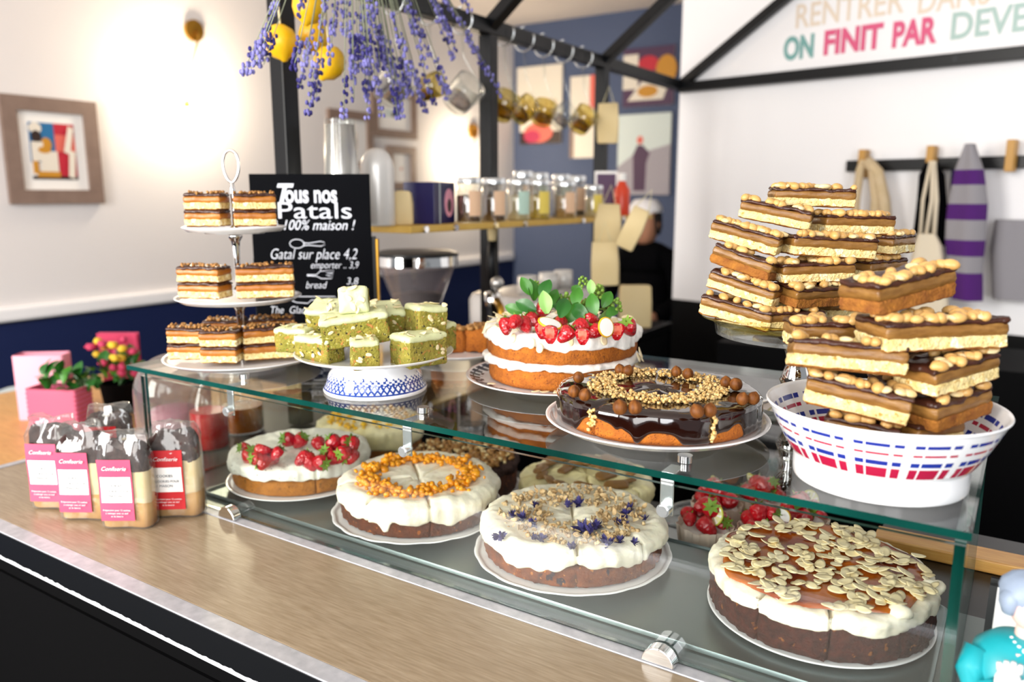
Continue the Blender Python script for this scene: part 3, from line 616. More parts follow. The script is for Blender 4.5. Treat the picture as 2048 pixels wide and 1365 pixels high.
# --- glass plate of strawberry cups
cx, cy = -.366, 1.262
gp = MB().lathe([(.0005, .022), (.074, .022), (.078, .001), (.080, .0), (.084, .001), (.088, .024), (.132, .028), (.148, .037), (.1495, .0385), (.148, .0395), (.130, .0308), (.09, .030), (.0005, .029)], 96, mi=0, pat=lambda a, r, z, k: 1 if k in (7, 8) else 0).obj('glass_plate', [MT['clear'], MT['yellow_glass']], None, (cx, cy, Z2), sharp=60)
tag(gp, 'large clear glass plate holding the strawberry cups in paper cases', 'plate')
cups = [(-.072, -.052, .0445, 'left front of the glass plate'), (.018, -.076, .0445, 'centre front of the glass plate'), (.096, -.022, .041, 'right of the glass plate, with a leaf'), (-.030, .040, .0425, 'back left of the glass plate'), (.056, .062, .0425, 'back right of the glass plate')]
for i, (px, py, r, where) in enumerate(cups):
    p = Vector((cx, cy, Z2 + .0303)) + RV * px + FH * py
    c = empty('strawberry_cup', p, 0, 'strawberry tart in a paper case, ' + where, 'tart', 'strawberry cups on the glass plate')
    fl = lambda a, rr, z, k: (rr * (1 + (.035 if k in (2, 3, 4) else .01) * (1 if math.sin(a * 11) > 0 else -1)), z + (.0015 * math.sin(a * 5) if k in (3, 4) else 0))
    MB().lathe([(.0005, .0), (r * .84, .0), (r * .9, .012), (r * 1.0, .044), (r * .985, .044), (r * .87, .012), (r * .8, .003)], 88, disp=fl).obj('paper_case', MT['case_paper'], c, sharp=30)
    MB().ring(circ(r * .9, 40), [(.006, .006), (.001, .02), (.001, .034), (.006, .0375)], .0015, 60, i).obj('filling', MT['cream_white'], c)
    for k in range(9):
        a = k * 2 * PI / 6 + R.uniform(-.3, .3) + i; rr = r * (.6 if k < 6 else .25)
        berry(c, (rr * math.cos(a), rr * math.sin(a), .050 + (.020 if k > 5 else R.uniform(0, .004))), Matrix.Rotation(a + R.uniform(-1, 1), 3, 'Z') @ Matrix.Rotation(R.uniform(.5, 1.6), 3, 'X'), R.uniform(1.0, 1.25), k % 3 == 1, k % 2 == 0)
    a = -YAW + i * .9; inst(LIME if i != 1 else LEMON, c, 'citrus_slice', (r * .45 * math.cos(a), r * .45 * math.sin(a) + .002, .066), Matrix.Rotation(-.4 + i * .7, 3, 'Z') @ Matrix.Rotation(1.2, 3, 'X'), .95)
    if i in (2, 0): inst(LEAVES[0], c, 'leaf', (0, -.004, .066), Matrix.Rotation(1 + i, 3, 'Z'), .8)
# ================================================================== on the glass shelf
ZG = ZB + .0082
# --- chocolate hazelnut cake
cx, cy = -.386, .935
plate('footed_plate', (cx, cy - .003, ZG), .142, .0205, 'white low footed plate under the glossy chocolate hazelnut cake', foot=.012, flat=.91)
zc = ZG + .0153
ck = empty('chocolate_cake', (cx, cy, zc), 0, 'orange sponge cake under glossy chocolate glaze with whole hazelnuts around the edge', 'cake')
d = facing(cx, cy); cu = [d - .62 + .0, d + .52]
sponge(.1265, .032, MT['sponge_gold'], 25, ck, cuts=cu, amp=.0012)
def dr(px, w, dd): return (math.atan2(onz(px, 860, zc + .02).y - cy, onz(px, 860, zc + .02).x - cx), w, dd)
dd = [(a, w_, k) for a, w_, k in [dr(1150, .24, -.022), dr(1247, .075, -.011), dr(1322, .17, -.016), dr(1452, .10, -.013), dr(1506, .10, -.019)]]
dd += [(d + PI + x, .3, -R.uniform(.005, .02)) for x in (-1.2, -.5, .3, 1.1)]
cap(.127, .041, wavy(.0015, .003, 27, 9, drips=dd), MT['glaze_choc'], 26, ck, 'glaze', cu, amp=.0018, f=14, lump=.002, out=.0022, nd=.004, nw=.004, n=320)
tag(crumbs(MB(), 900, ringp(.054, .090, .0425, .0035), .0017).obj('chopped_hazelnuts', MT['nut_crumb'], ck), kind='stuff')
mb = MB()
for a in cu:
    for i in range(26):
        z = R.uniform(.004, .036); crumbs(mb, 1, lambda: Vector((.129 * math.cos(a + R.gauss(0, .018)), .129 * math.sin(a + R.gauss(0, .018)), z)), .0019)
tag(mb.obj('crumbs_in_cut', MT['nut_crumb'], ck), kind='stuff')
for px, py in [(1157, 748), (1148, 776), (1170, 783), (1240, 733), (1256, 735), (1353, 737), (1376, 741), (1452, 758), (1472, 762), (1485, 791), (1507, 790), (1240, 808), (1270, 808), (1394, 816), (1420, 814), (1390, 812)][:15]:
    p = onz(px, py + 7, zc + .050) - ck.location; inst(hz, ck, 'hazelnut', p, Matrix.Rotation(R.uniform(0, 6), 3, 'Z') @ Matrix.Rotation(R.uniform(-.5, .5), 3, 'X'), R.uniform(1.0, 1.15))
# --- victoria cake
cx, cy = -.622, 1.101
def vp(a, r, z, k):
    if k in (8, 9, 10, 11, 12, 13, 14, 15, 16): return 1 if (a * 40 / (2 * PI)) % 1 < .62 and k not in (8, 9, 12) else (1 if k == 12 else 0)
    if k in (17, 18): return 1 if math.sin(a * 34) + math.sin(a * 21 + 1) > .2 else 0
    return 0
plate('patterned_plate', (cx - .004, cy - .006, ZG), .148, .0150, 'white plate with a dark blue patterned rim under the layered strawberry sponge', [MT['porcelain'], MT['navy_glaze']], vp, foot=.006, flat=.80, n=240)
zc = ZG + .0097
ck = empty('layer_cake', (cx, cy, zc), 0, 'two layer golden sponge with white cream, strawberries, lemon and green leaves on top', 'cake')
d = facing(cx, cy)
sponge(.1165, .034, MT['sponge_gold'], 31, ck, amp=.0012, name='lower_sponge')
hm = wavy(.0285, .006, 33, 14)
cap(.117, .0445, hm, MT['cream_white'], 32, ck, 'cream_filling', amp=.003, f=50, lump=.006, out=.007)
sponge(.120, .038, MT['sponge_gold'], 34, ck, z=.0408, amp=.0015, name='upper_sponge')
cap(.1205, .087, wavy(.0635, .009, 36, 9), MT['cream_white'], 35, ck, 'cream_topping', amp=.004, f=34, lump=.006, out=.006)
def top(px, py, dz=.0): return onz(px, py, zc + .087 + dz) - ck.location
for i in range(58):
    a = R.uniform(0, 2 * PI); r = R.uniform(.085, .121); inst(FLAKES[i % 3], ck, 'almond_flake', (r * math.cos(a), r * math.sin(a), .089 - max(0, r - .12) * .6 + R.uniform(0, .004)), rot_rand(.45), R.uniform(.9, 1.25))
for i, (a, z) in enumerate([(d - .35, .074), (d - .6, .079), (d + .1, .08), (d + .5, .079), (d + 1.2, .040), (d + 1.32, .038), (d + 1.26, .046), (d - .25, .068), (d - 1.2, .083)]):
    inst(FLAKES[i % 3], ck, 'almond_flake', (.129 * math.cos(a), .129 * math.sin(a), z), Matrix.Rotation(a, 3, 'Z') @ Matrix.Rotation(1.2, 3, 'Y'), 1.15)
sb = [(1012, 652, 0, 0), (1030, 645, 1, 0), (1050, 650, 0, 0), (1085, 660, 0, 1), (1100, 668, 0, 1), (1133, 668, 0, 0), (1165, 672, 0, 1), (1190, 663, 0, 0), (1160, 655, 1, 0), (1235, 662, 0, 1), (1258, 655, 0, 0), (1085, 620, 3, 0), (1160, 615, 4, 0), (1212, 655, 0, 0), (1065, 640, 1, 0), (1120, 648, 1, 0), (1180, 640, 2, 0)]
for px, py, dz, h in sb:
    p = top(px, py, .012 + dz * .006); q = (Matrix.Rotation(-YAW * 0 + d + PI / 2 + R.uniform(-.3, .3), 3, 'Z') @ Matrix.Rotation(.25, 3, 'X')) if h else (Matrix.Rotation(R.uniform(0, 6.3), 3, 'Z') @ Matrix.Rotation(R.uniform(.6, 1.5), 3, 'X') @ Matrix.Rotation(R.uniform(0, 6), 3, 'Z'))
    berry(ck, p, q, R.uniform(.85, 1.02), bool(h), not h)
def leafat(px, py, dz, k, ang, tilt, s=1):   # leaf whose base is at the picture point, growing outwards at angle ang seen from the shop door
    p = top(px, py, dz); q = Matrix.Rotation(YAW + R.uniform(-.5, .5), 3, 'Z') @ Matrix.Rotation(ang, 3, 'Y') @ Matrix.Rotation(PI / 2 - tilt, 3, 'X') @ Matrix.Rotation(R.uniform(-.6, .6), 3, 'Y')
    return inst(LEAVES[k], ck, 'leaf', p, q, s * .98)
lv = [(1072, 622, .03, 1, -1.15, .5, 1.05), (1068, 602, .04, 0, -.2, .2, .95), (1094, 628, .03, 2, -.1, .3, 1.05), (1090, 618, .035, 0, .6, .5, 1.0), (1110, 612, .04, 1, .9, .9, 1.0), (1075, 635, .02, 2, -1.3, 1.0, .9), (1105, 640, .02, 1, 1.25, .7, 1.1), (1132, 646, .018, 0, .5, .3, .95), (1160, 645, .018, 1, 1.35, .6, 1.25), (1190, 632, .03, 0, -.1, .5, .95), (1196, 640, .02, 2, .9, .6, .9), (1165, 590, .05, 0, -1.1, .4, .7), (1182, 590, .055, 2, .1, .3, .7), (1140, 628, .03, 1, -1.0, .8, .9), (1212, 632, .028, 0, 1.2, .6, .7), (1062, 590, .05, 0, -.5, .3, .85), (1085, 600, .045, 1, .3, .6, 1.1), (1120, 636, .03, 1, .2, .8, 1.1), (1150, 615, .04, 0, .4, .5, .9), (1205, 615, .04, 0, .5, .6, .8), (1178, 640, .025, 1, -.6, .9, 1.1), (1045, 625, .025, 0, -1.2, .7, .8)]
for q in lv: leafat(*q)
bud = MB()
for i in range(15):
    a = i * 2.4; t = (i + .5) / 15; rr = .0085 * math.sqrt(1 - (t - .4) ** 2 * 1.9) if t < 1 else .003
    bud.ball((rr * math.cos(a), rr * math.sin(a), t * .02), .0033, 7)
BUD = bud.mesh('bud_cluster', MT['calyx'])
for px, py, dz, s in [(1071, 565, .065, .6), (1130, 605, .04, 1.15), (1178, 612, .04, 1), (1167, 560, .075, .75), (1195, 585, .055, 1), (1217, 610, .04, .9), (1232, 612, .04, 1), (1200, 575, .06, .7)]:
    p = top(px, py, dz); b_ = inst(BUD, ck, 'bud_cluster', p - Vector((0, 0, .01)), rot_rand(.2), s)
    q = top(1150 if px > 1110 else 1085, 640, .01); MB().tube([p - Vector((0, 0, .008)), p * .6 + q * .4 + Vector((0, 0, .004)), q], .0011, 6).obj('stem', MT['calyx'], ck)
inst(LEMON, ck, 'lemon_slice', top(1100, 647, .024), Matrix.Rotation(d + PI / 2, 3, 'Z') @ Matrix.Rotation(.25, 3, 'X') @ Matrix.Rotation(.28, 3, 'Y'), 1.05)
inst(LEMON, ck, 'lemon_slice', top(1212, 655, .020), Matrix.Rotation(d + PI / 2 + .5, 3, 'Z') @ Matrix.Rotation(1.35, 3, 'X') @ Matrix.Rotation(.2, 3, 'Y'), .85)
tag(crumbs(MB(), 70, ringp(.08, .118, .0885, .001), .0006).obj('poppy_seeds', MT['print_dark'], ck), kind='stuff')
for i in range(7):
    a = d + R.uniform(-.9, .5); r = .135; o = inst(FLAKES[i % 3], None, 'almond_flake', (cx + r * math.cos(a), cy + r * math.sin(a), ZG + .0150), rot_rand(.05), 1)
    tag(o, 'almond flake fallen on the dark patterned plate rim beside the layered strawberry sponge', 'almond flake', 'fallen almond flakes on the patterned plate')
# --- blue and white footed stand with green cakes
cx, cy = -.842, .900
def bp(a, r, z, k):
    if z > .036 or r > .088: return 0
    t = z / .036
    if t < .16: return 0
    if t < .22: return 1
    u = (a * 26 / (2 * PI)) % 1; v = (a * 52 / (2 * PI)) % 1
    if t < .58:
        h = (t - .22) / .36; w_ = abs(u - .5) * 2
        return 1 if abs(h - w_) < .2 or abs(h - (1 - w_)) < .16 or (h > .9) else 0
    h = (t - .58) / .3
    e = abs(v - .5) * 2; top_ = .35 + .65 * abs(math.sin(a * 13)) * (.6 + .4 * math.sin(a * 39))
    return 1 if h < top_ and (math.sin(a * 52) * math.cos(h * 9) > -.1) else 0
pr = [(.0005, .004), (.066, .004), (.068, 0), (.0795, 0), (.0805, .003)]
for i in range(1, 31):
    t = i / 30; pr.append((.0805 - .020 * (t ** 1.5) - .002 * math.sin(t * PI * 2), .003 + t * .035))
pr += [(.058, .041), (.062, .044), (.085, .048), (.112, .0545), (.1215, .0585), (.1225, .0605), (.121, .0612), (.112, .0572), (.085, .0525), (.0005, .052)]
st = MB().lathe(pr, 520, pat=bp).obj('cake_stand', [MT['porcelain'], MT['blue_glaze']], None, (cx, cy, ZG), sharp=50)
tag(st, 'white footed cake stand with a blue lace pattern around its base', 'cake stand')
def gcake(sx, sy, h, sd):
    e = empty('green_cake_slice', (0, 0, 0)); mb = MB()
    mb.ring(rrect(sx, sy, .003, 3, .006), [(.002, 0), (0, .002)] + [(0, h * k / 6) for k in range(1, 6)] + [(0, h)], .0016, 150, sd).obj('sponge', MT['matcha'], e)
    MB().ring(rrect(sx + .001, sy + .001, .004, 3, .006), [(.0005, h - .003), (-.0005, h), (.0, h + .0035), (.003, h + .006), (.01, h + .0065)], .0015, 90, sd + 3).obj('icing', MT['icing_green'], e)
    for i in range(7): inst(FLAKES[i % 3], e, 'almond_flake', (R.uniform(-.45, .45) * sx, R.uniform(-.45, .45) * sy, h + .0075), rot_rand(.35), R.uniform(.7, 1.05))
    for i in range(3): inst(FLAKES[i % 3], e, 'almond_flake', (R.uniform(-.4, .4) * sx, -.5 * sy - .0012, R.uniform(.3, .8) * h), Matrix.Rotation(PI / 2 + .3, 3, 'X') @ Matrix.Rotation(R.uniform(0, 6), 3, 'Z'), .6)
    return e
def pose(o, px, py, depth, yaw=0, roll=0, pitch=0, dz=0):
    """yaw turns about the vertical (0 = long side across the view), roll tips right side down, pitch tips the top towards the shop door"""
    o.location = at(px, py, depth) + UZ * dz
    o.rotation_euler = (Matrix.Rotation(YAW + yaw, 3, 'Z') @ Matrix.Rotation(roll, 3, 'Y') @ Matrix.Rotation(pitch, 3, 'X')).to_euler()
GR = [(640, 722, 1.205, .062, .034, .030, -.55, .0, 0, 'long green cake slice at the lower left of the blue stand', 'l'),
      (730, 735, 1.165, .036, .040, .034, .25, .0, 0, 'green cake slice at the lower front of the blue stand', 'c'),
      (838, 728, 1.19, .062, .046, .038, .75, .0, 0, 'large green cake slice at the lower right of the blue stand', 'r'),
      (600, 700, 1.27, .05, .05, .030, -.3, 0, 0, 'green cake slice behind the long one at the left of the blue stand', 'b'),
      (715, 683, 1.20, .088, .044, .036, .18, -.12, .12, 'widest green cake slice lying across the middle of the pile', 'm'),
      (662, 660, 1.275, .05, .045, .036, -.2, 0, .3, 'green cake slice tucked behind the widest one on the left', 't'),
      (850, 664, 1.24, .044, .05, .034, .55, .06, 0, 'green cake slice on the upper right showing its browned end', 'u'),
      (770, 665, 1.27, .05, .05, .036, .3, 0, .2, 'green cake slice behind the centre of the pile', 'v'),
      (868, 700, 1.28, .05, .045, .036, .9, 0, 0, 'green cake slice at the far right behind the large one', 'w')]
for i, (px, py, dp, sx, sy, h, yw, rl, pt, lab, _) in enumerate(GR):
    e = gcake(sx * 1.12, sy * 1.1, h * 1.08, i + 2); pose(e, px, py, dp, yw, rl, pt); tag(e, lab, 'cake slice', 'green cake slices on the blue and white stand')
e = gcake(.042, .038, .032, 20); pose(e, 712, 622, 1.215, .1, -.05, 1.35); e.location += UZ * .014; tag(e, 'green cake slice on its side at the very top showing pale icing', 'cake slice', 'green cake slices on the blue and white stand')
MB().ball((.016, -.0195, .014), (.009, .003, .013), 14, amp=.1).obj('browned_patch', MT['sponge_brown'], e)
# --- plate of crumb cakes behind the green ones
p = onz(928, 712, ZG + .012) + FH * .05
plate('dessert_plate', (p.x - .02, p.y, ZG), .085, .012, 'small white plate of brown crumble cakes behind the green cakes')
for i, (dx, dy, s, lab) in enumerate([(-.012, -.012, 1, 'front'), (.03, .03, 1, 'back')]):
    o = MB().ring(rrect(.062, .05, .008, 4, .006), [(.004, 0), (0, .004), (0, .03), (.004, .04), (.012, .044)], .005, 60, i + 40).obj('crumble_cake', MT['sponge_gold'], None, (p.x + dx - .02, p.y + dy, ZG + .0095), (0, 0, YAW + .3 + i))
    tag(o, 'reddish brown crumble cake, the %s one on the small plate behind the green cakes' % lab, 'cake slice'); tag(crumbs(MB(), 60, lambda: Vector((R.uniform(-.026, .026), R.uniform(-.02, .02), .044)), .004).obj('crumble_topping', MT['nut_chop'], o), kind='stuff')
# ================================================================== caramel bars
def mkbar(sx, sy, h, sd, npn, crust=0, nuts=True, s=1, kind='whole'):
    """shortbread base, caramel, chocolate, nuts"""
    e = empty('caramel_bar', (0, 0, 0)); o = rrect(sx, sy, .0025, 3, .0055)
    hb, hc, hk = h * .46, h * .84, h
    MB().ring(o, [(.003, 0, .001), (0, .0018)] + [(0, hb * k / 6) for k in range(1, 6)] + [(.0003, hb), (.004, hb + .0004)], .0016, 170, sd, mis=[1, 1] + [0] * 7).obj('shortbread', [MT['biscuit_crust' if crust else 'biscuit'], MT['biscuit_crust']], e)
    MB().ring(o, [(.004, hb - .001), (.0008, hb), (-.0006, hb + (hc - hb) * .4), (-.0002, hb + (hc - hb) * .75), (.0008, hc), (.005, hc + .0004)], .0011, 60, sd + 1).obj('caramel', MT['caramel' if s == 1 else 'caramel_dark'], e)
    MB().ring(o, [(.003, hc - .0008), (.0002, hc), (-.0006, hc + .0018), (.001, hk), (.006, hk + .0006), (.015, hk)], .0026, 75, sd + 2).obj('chocolate', MT['choc_layer'], e)
    if nuts and kind == 'whole':
        for i in range(npn):
            x, y = R.uniform(-.47, .47) * sx, R.uniform(-.47, .3) * sy
            if i % 2 == 0: y = R.uniform(-.47, -.2) * sy
            inst(PNUT[R.choice((0, 0, 1, 1, 2))], e, 'peanut', (x, y, hk + .0025), Matrix.Rotation(R.uniform(0, 6.3), 3, 'Z') @ Matrix.Rotation(R.uniform(-.4, .4), 3, 'X'), R.uniform(1.0, 1.4))
    elif nuts:
        mb = MB()
        for i in range(npn): mb.ball((R.uniform(-.47, .47) * sx, R.uniform(-.47, .47) * sy, hk + R.uniform(.0005, .0035)), (R.uniform(.002, .0045), R.uniform(.002, .0035), R.uniform(.0015, .003)), 6, amp=.3, f=200, rot=rot_rand(.5))
        tag(mb.obj('nut_topping', MT['nut_chop'], e), kind='stuff')
    return e
# --- glass pedestal stand and its pile
gx, gy = -.258, 1.115
pr = [(.0005, .002), (.058, .002), (.062, 0), (.064, .003), (.05, .009), (.02, .018), (.012, .026), (.017, .036), (.021, .046), (.017, .056), (.012, .074), (.019, .094), (.026, .104), (.105, .108), (.110, .110), (.112, .124), (.122, .132), (.131, .134), (.132, .1365), (.122, .1365), (.110, .130), (.106, .1135), (.0005, .112)]
gs = MB().lathe(pr, 96, pat=lambda a, r, z, k: 1 if 3 < k < 11 else (2 if 14 < k < 20 else 0)).obj('pedestal_stand', [MT['clear'], MT['chrome'], MT['yellow_glass']], None, (gx, gy, ZG), sharp=70)
tag(gs, 'glass pedestal cake stand with a silvery stem behind the patterned bowl', 'cake stand')
G1 = 'caramel peanut bars piled on the glass pedestal stand'
PB = [(1474, 636, 1.06, .086, .045, .030, -.55, .20, 0, 0, 7, 'lowest bar at the far left of the glass stand'),
      (1575, 650, 1.05, .07, .05, .028, .1, 0, 0, 0, 10, 'lowest bar at the front of the glass stand'),
      (1680, 626, 1.10, .08, .045, .030, .5, 0, 0, 0, 10, 'lowest bar at the right of the glass stand, half hidden'),
      (1590, 612, 1.16, .09, .06, .030, 0, 0, 0, 0, 0, 'bar in the middle of the bottom layer of the glass stand pile'),
      (1486, 586, 1.06, .082, .045, .028, -.60, .25, 0, 0, 12, 'bar at left in the second layer of the glass stand pile'),
      (1622, 601, 1.05, .080, .05, .029, .35, 0, .1, 1, 12, 'brown crusted bar at centre in the second layer of the glass stand pile'),
      (1712, 588, 1.125, .08, .05, .029, .5, 0, 0, 0, 8, 'bar at right in the second layer of the glass stand pile'),
      (1484, 538, 1.06, .074, .045, .029, -.6, .28, -.1, 1, 3, 'bare crusted bar at left in the third layer of the glass stand pile'),
      (1620, 556, 1.06, .088, .055, .029, .08, -.02, 0, 0, 18, 'pale bar at centre in the third layer of the glass stand pile'),
      (1742, 548, 1.12, .08, .055, .029, .6, 0, 0, 0, 16, 'bar at right in the third layer of the glass stand pile'),
      (1488, 487, 1.07, .082, .045, .029, -.45, .25, 0, 0, 16, 'bar at left in the fourth layer of the glass stand pile'),
      (1652, 507, 1.06, .100, .055, .030, .02, .06, 0, 0, 17, 'widest bar at centre in the fourth layer of the glass stand pile'),
      (1765, 500, 1.12, .07, .06, .029, .75, .0, 0, 0, 14, 'bar at the right end of the fourth layer of the glass stand pile'),
      (1548, 442, 1.09, .084, .05, .029, -.4, .19, 0, 0, 11, 'left bar of the two below the top of the glass stand pile'),
      (1700, 462, 1.10, .088, .055, .029, .1, .03, 0, 0, 17, 'right bar of the two below the top of the glass stand pile'),
      (1620, 408, 1.10, .096, .05, .028, -.1, .03, 0, 0, 15, 'topmost bar of the glass stand pile')]
for i, (px, py, dp, sx, sy, h, yw, rl, pt, cr, npn, lab) in enumerate(PB):
    e = mkbar(sx * 1.12, sy, h * .89, i + 3, int(npn * 1.9), cr); pose(e, px, py, dp + .01, yw, rl, pt, -.004); tag(e, 'caramel peanut ' + lab, 'caramel bar', G1)
# --- patterned bowl and its pile
bx, by = -.116, .898
def bw(a, r, z, k):
    inside = k > 44
    if inside: kk = 60 - (k - 47) if k > 46 else 99
    t = (z - .026) / .052
    if t < .06 or t > .94: return 0
    u = (a * 13 / (2 * PI)) % 1
    if u < .16: return 0
    u = (u - .16) / .84
    if .20 < u < .25 or .74 < u < .79: return 0
    if .08 < t < .30: return 2
    if .36 < t < .45: return 1
    if .58 < t < .64: return 2
    if .76 < t < .84: return 1
    return 0
pr = [(.0005, .004), (.079, .004), (.0815, 0), (.0855, 0), (.0865, .003), (.0868, .012), (.0868, .021), (.0872, .024)]
for i in range(40): t = i / 39; pr.append((.0875 + .0285 * (t ** .8), .026 + .052 * t))
pr += [(.118, .0795), (.1185, .081), (.1175, .0822), (.1155, .0815)]
for i in range(40): t = 1 - i / 39; pr.append((.084 + .0305 * (t ** .8), .029 + .050 * t))
pr += [(.06, .026), (.0005, .025)]
bo = MB().lathe(pr, 390, pat=bw).obj('bowl', [MT['porcelain'], MT['blue_stripe'], MT['red_glaze']], None, (bx, by, ZG), (0, 0, .2), sharp=60)
tag(bo, 'white footed bowl with blue and red block pattern at the right end', 'bowl')
G2 = 'caramel peanut bars piled in the patterned bowl'
BB = [(1706, 872, .845, .064, .036, .026, -.5, .10, .0, 1, 6, 'crusted bar at left in the bottom layer of the bowl'),
      (1868, 876, .85, .060, .038, .026, .4, -.02, 0, 0, 9, 'nut covered bar at right in the bottom layer of the bowl'),
      (1790, 852, .90, .06, .04, .026, 0, 0, 0, 0, 0, 'bar in the middle of the bottom layer of the bowl'),
      (1707, 812, .80, .090, .045, .030, -.4, .16, 0, 0, 15, 'bar at left in the second layer of the bowl pile'),
      (1890, 830, .80, .078, .045, .030, .45, -.13, 0, 1, 6, 'crusted bar at right in the second layer of the bowl pile'),
      (1800, 797, .875, .055, .04, .030, 0, 0, 0, 0, 10, 'bar at the back in the second layer of the bowl pile'),
      (1688, 735, .79, .098, .05, .029, -.22, .06, -.2, 0, 9, 'bar with pale cut side at left in the third layer of the bowl'),
      (1893, 760, .79, .082, .05, .028, .4, -.13, 0, 0, 15, 'bar at right in the third layer of the bowl pile'),
      (1800, 735, .89, .07, .05, .030, .2, 0, 0, 0, 10, 'bar at the back in the third layer of the bowl pile'),
      (1655, 686, .865, .080, .05, .030, -.1, 0, 0, 0, 15, 'bar at left in the fourth layer behind another in the bowl pile'),
      (1858, 684, .79, .118, .058, .030, .12, -.02, 0, 0, 24, 'long bar at right in the fourth layer of the bowl pile'),
      (1795, 599, .80, .098, .052, .031, .42, -.14, 0, 1, 16, 'topmost crusted bar of the bowl pile')]
for i, (px, py, dp, sx, sy, h, yw, rl, pt, cr, npn, lab) in enumerate(BB):
    e = mkbar(sx * 1.1, sy, h * 1.0, i + 60, int(npn * 1.8), cr); pose(e, px, py, dp + .02, yw, rl, pt, -.004)
    if i < 3: e.location = Vector((bx, by, ZG + .046)) + RV * (-.034, .036, .004)[i] + FH * (-.026, -.022, .040)[i]
    tag(e, 'caramel peanut ' + lab, 'caramel bar', G2)
# --- three tier stand
tx, ty = -1.165, .905
ts = empty('tier_stand', (tx, ty, ZG), 0, 'white three tier cake stand with silver pole and ring handle at left', 'cake stand')
plate('bottom_plate', (0, 0, 0), .134, .019, None, foot=.012, flat=.92, parent=ts)
plate('middle_plate', (0, 0, .112), .107, .012, None, foot=.004, flat=.9, parent=ts); plate('top_plate', (0, 0, .233), .087, .012, None, foot=.004, flat=.9, parent=ts)
pr = [(.0005, .014), (.009, .014), (.009, .018), (.0045, .022), (.0048, .05), (.0068, .09), (.0075, .098), (.010, .102), (.012, .106), (.012, .112), (.0005, .112)]
MB().lathe(pr, 24).obj('pole', MT['chrome'], ts); MB().lathe([(r, z + .121) for r, z in pr], 24).obj('pole', MT['chrome'], ts)
MB().lathe([(.0005, .240), (.009, .240), (.009, .244), (.0045, .248), (.004, .275), (.0055, .305), (.003, .320), (.0005, .322)], 20).obj('pole', MT['chrome'], ts)
cr_ = [Vector((math.cos(YAW), math.sin(YAW), 0)) * (.0135 * math.sin(t)) * (1 - .15 * math.cos(t)) + UZ * (.347 - .027 * math.cos(t)) for t in [2 * PI * i / 28 for i in range(28)]]
MB().tube(cr_, .0024, 10, closed=True).obj('ring_handle', MT['chrome'], ts)
TB = [('top plate', .2412, [(-.033, -.033, .064, .040, -.12, 'left'), (.045, -.026, .068, .038, .33, 'right')]),
      ('middle plate', .1202, [(-.044, -.038, .078, .044, -.22, 'left'), (.057, -.028, .094, .042, .25, 'right')]),
      ('bottom plate', .0162, [(-.074, -.044, .064, .042, -.06, 'far left'), (-.008, -.074, .062, .042, -.02, 'front'), (.062, -.036, .092, .050, .38, 'right'), (-.042, .04, .07, .05, .1, 'back left'), (.036, .062, .08, .05, .2, 'back right')])]
k = 80
for pl, z, lst in TB:
    for u, v, sx, sy, yw, where in lst:
        p = Vector((tx, ty, ZG + z + .0054)) + RV * u + FH * v
        for lay in (0, 1):
            k += 1; e = mkbar(sx, sy, .0265, k, 36 if lay else 0, 0, lay == 1, 2, 'chop'); e.location = p + UZ * (.0275 * lay); e.rotation_euler = (0, 0, YAW + yw + (.03 if lay else 0))
            tag(e, '%s caramel bar of the %s stack on the %s of the tier stand' % ('upper' if lay else 'lower', where, pl), 'caramel bar', 'double stacked caramel bars on the tier stand')
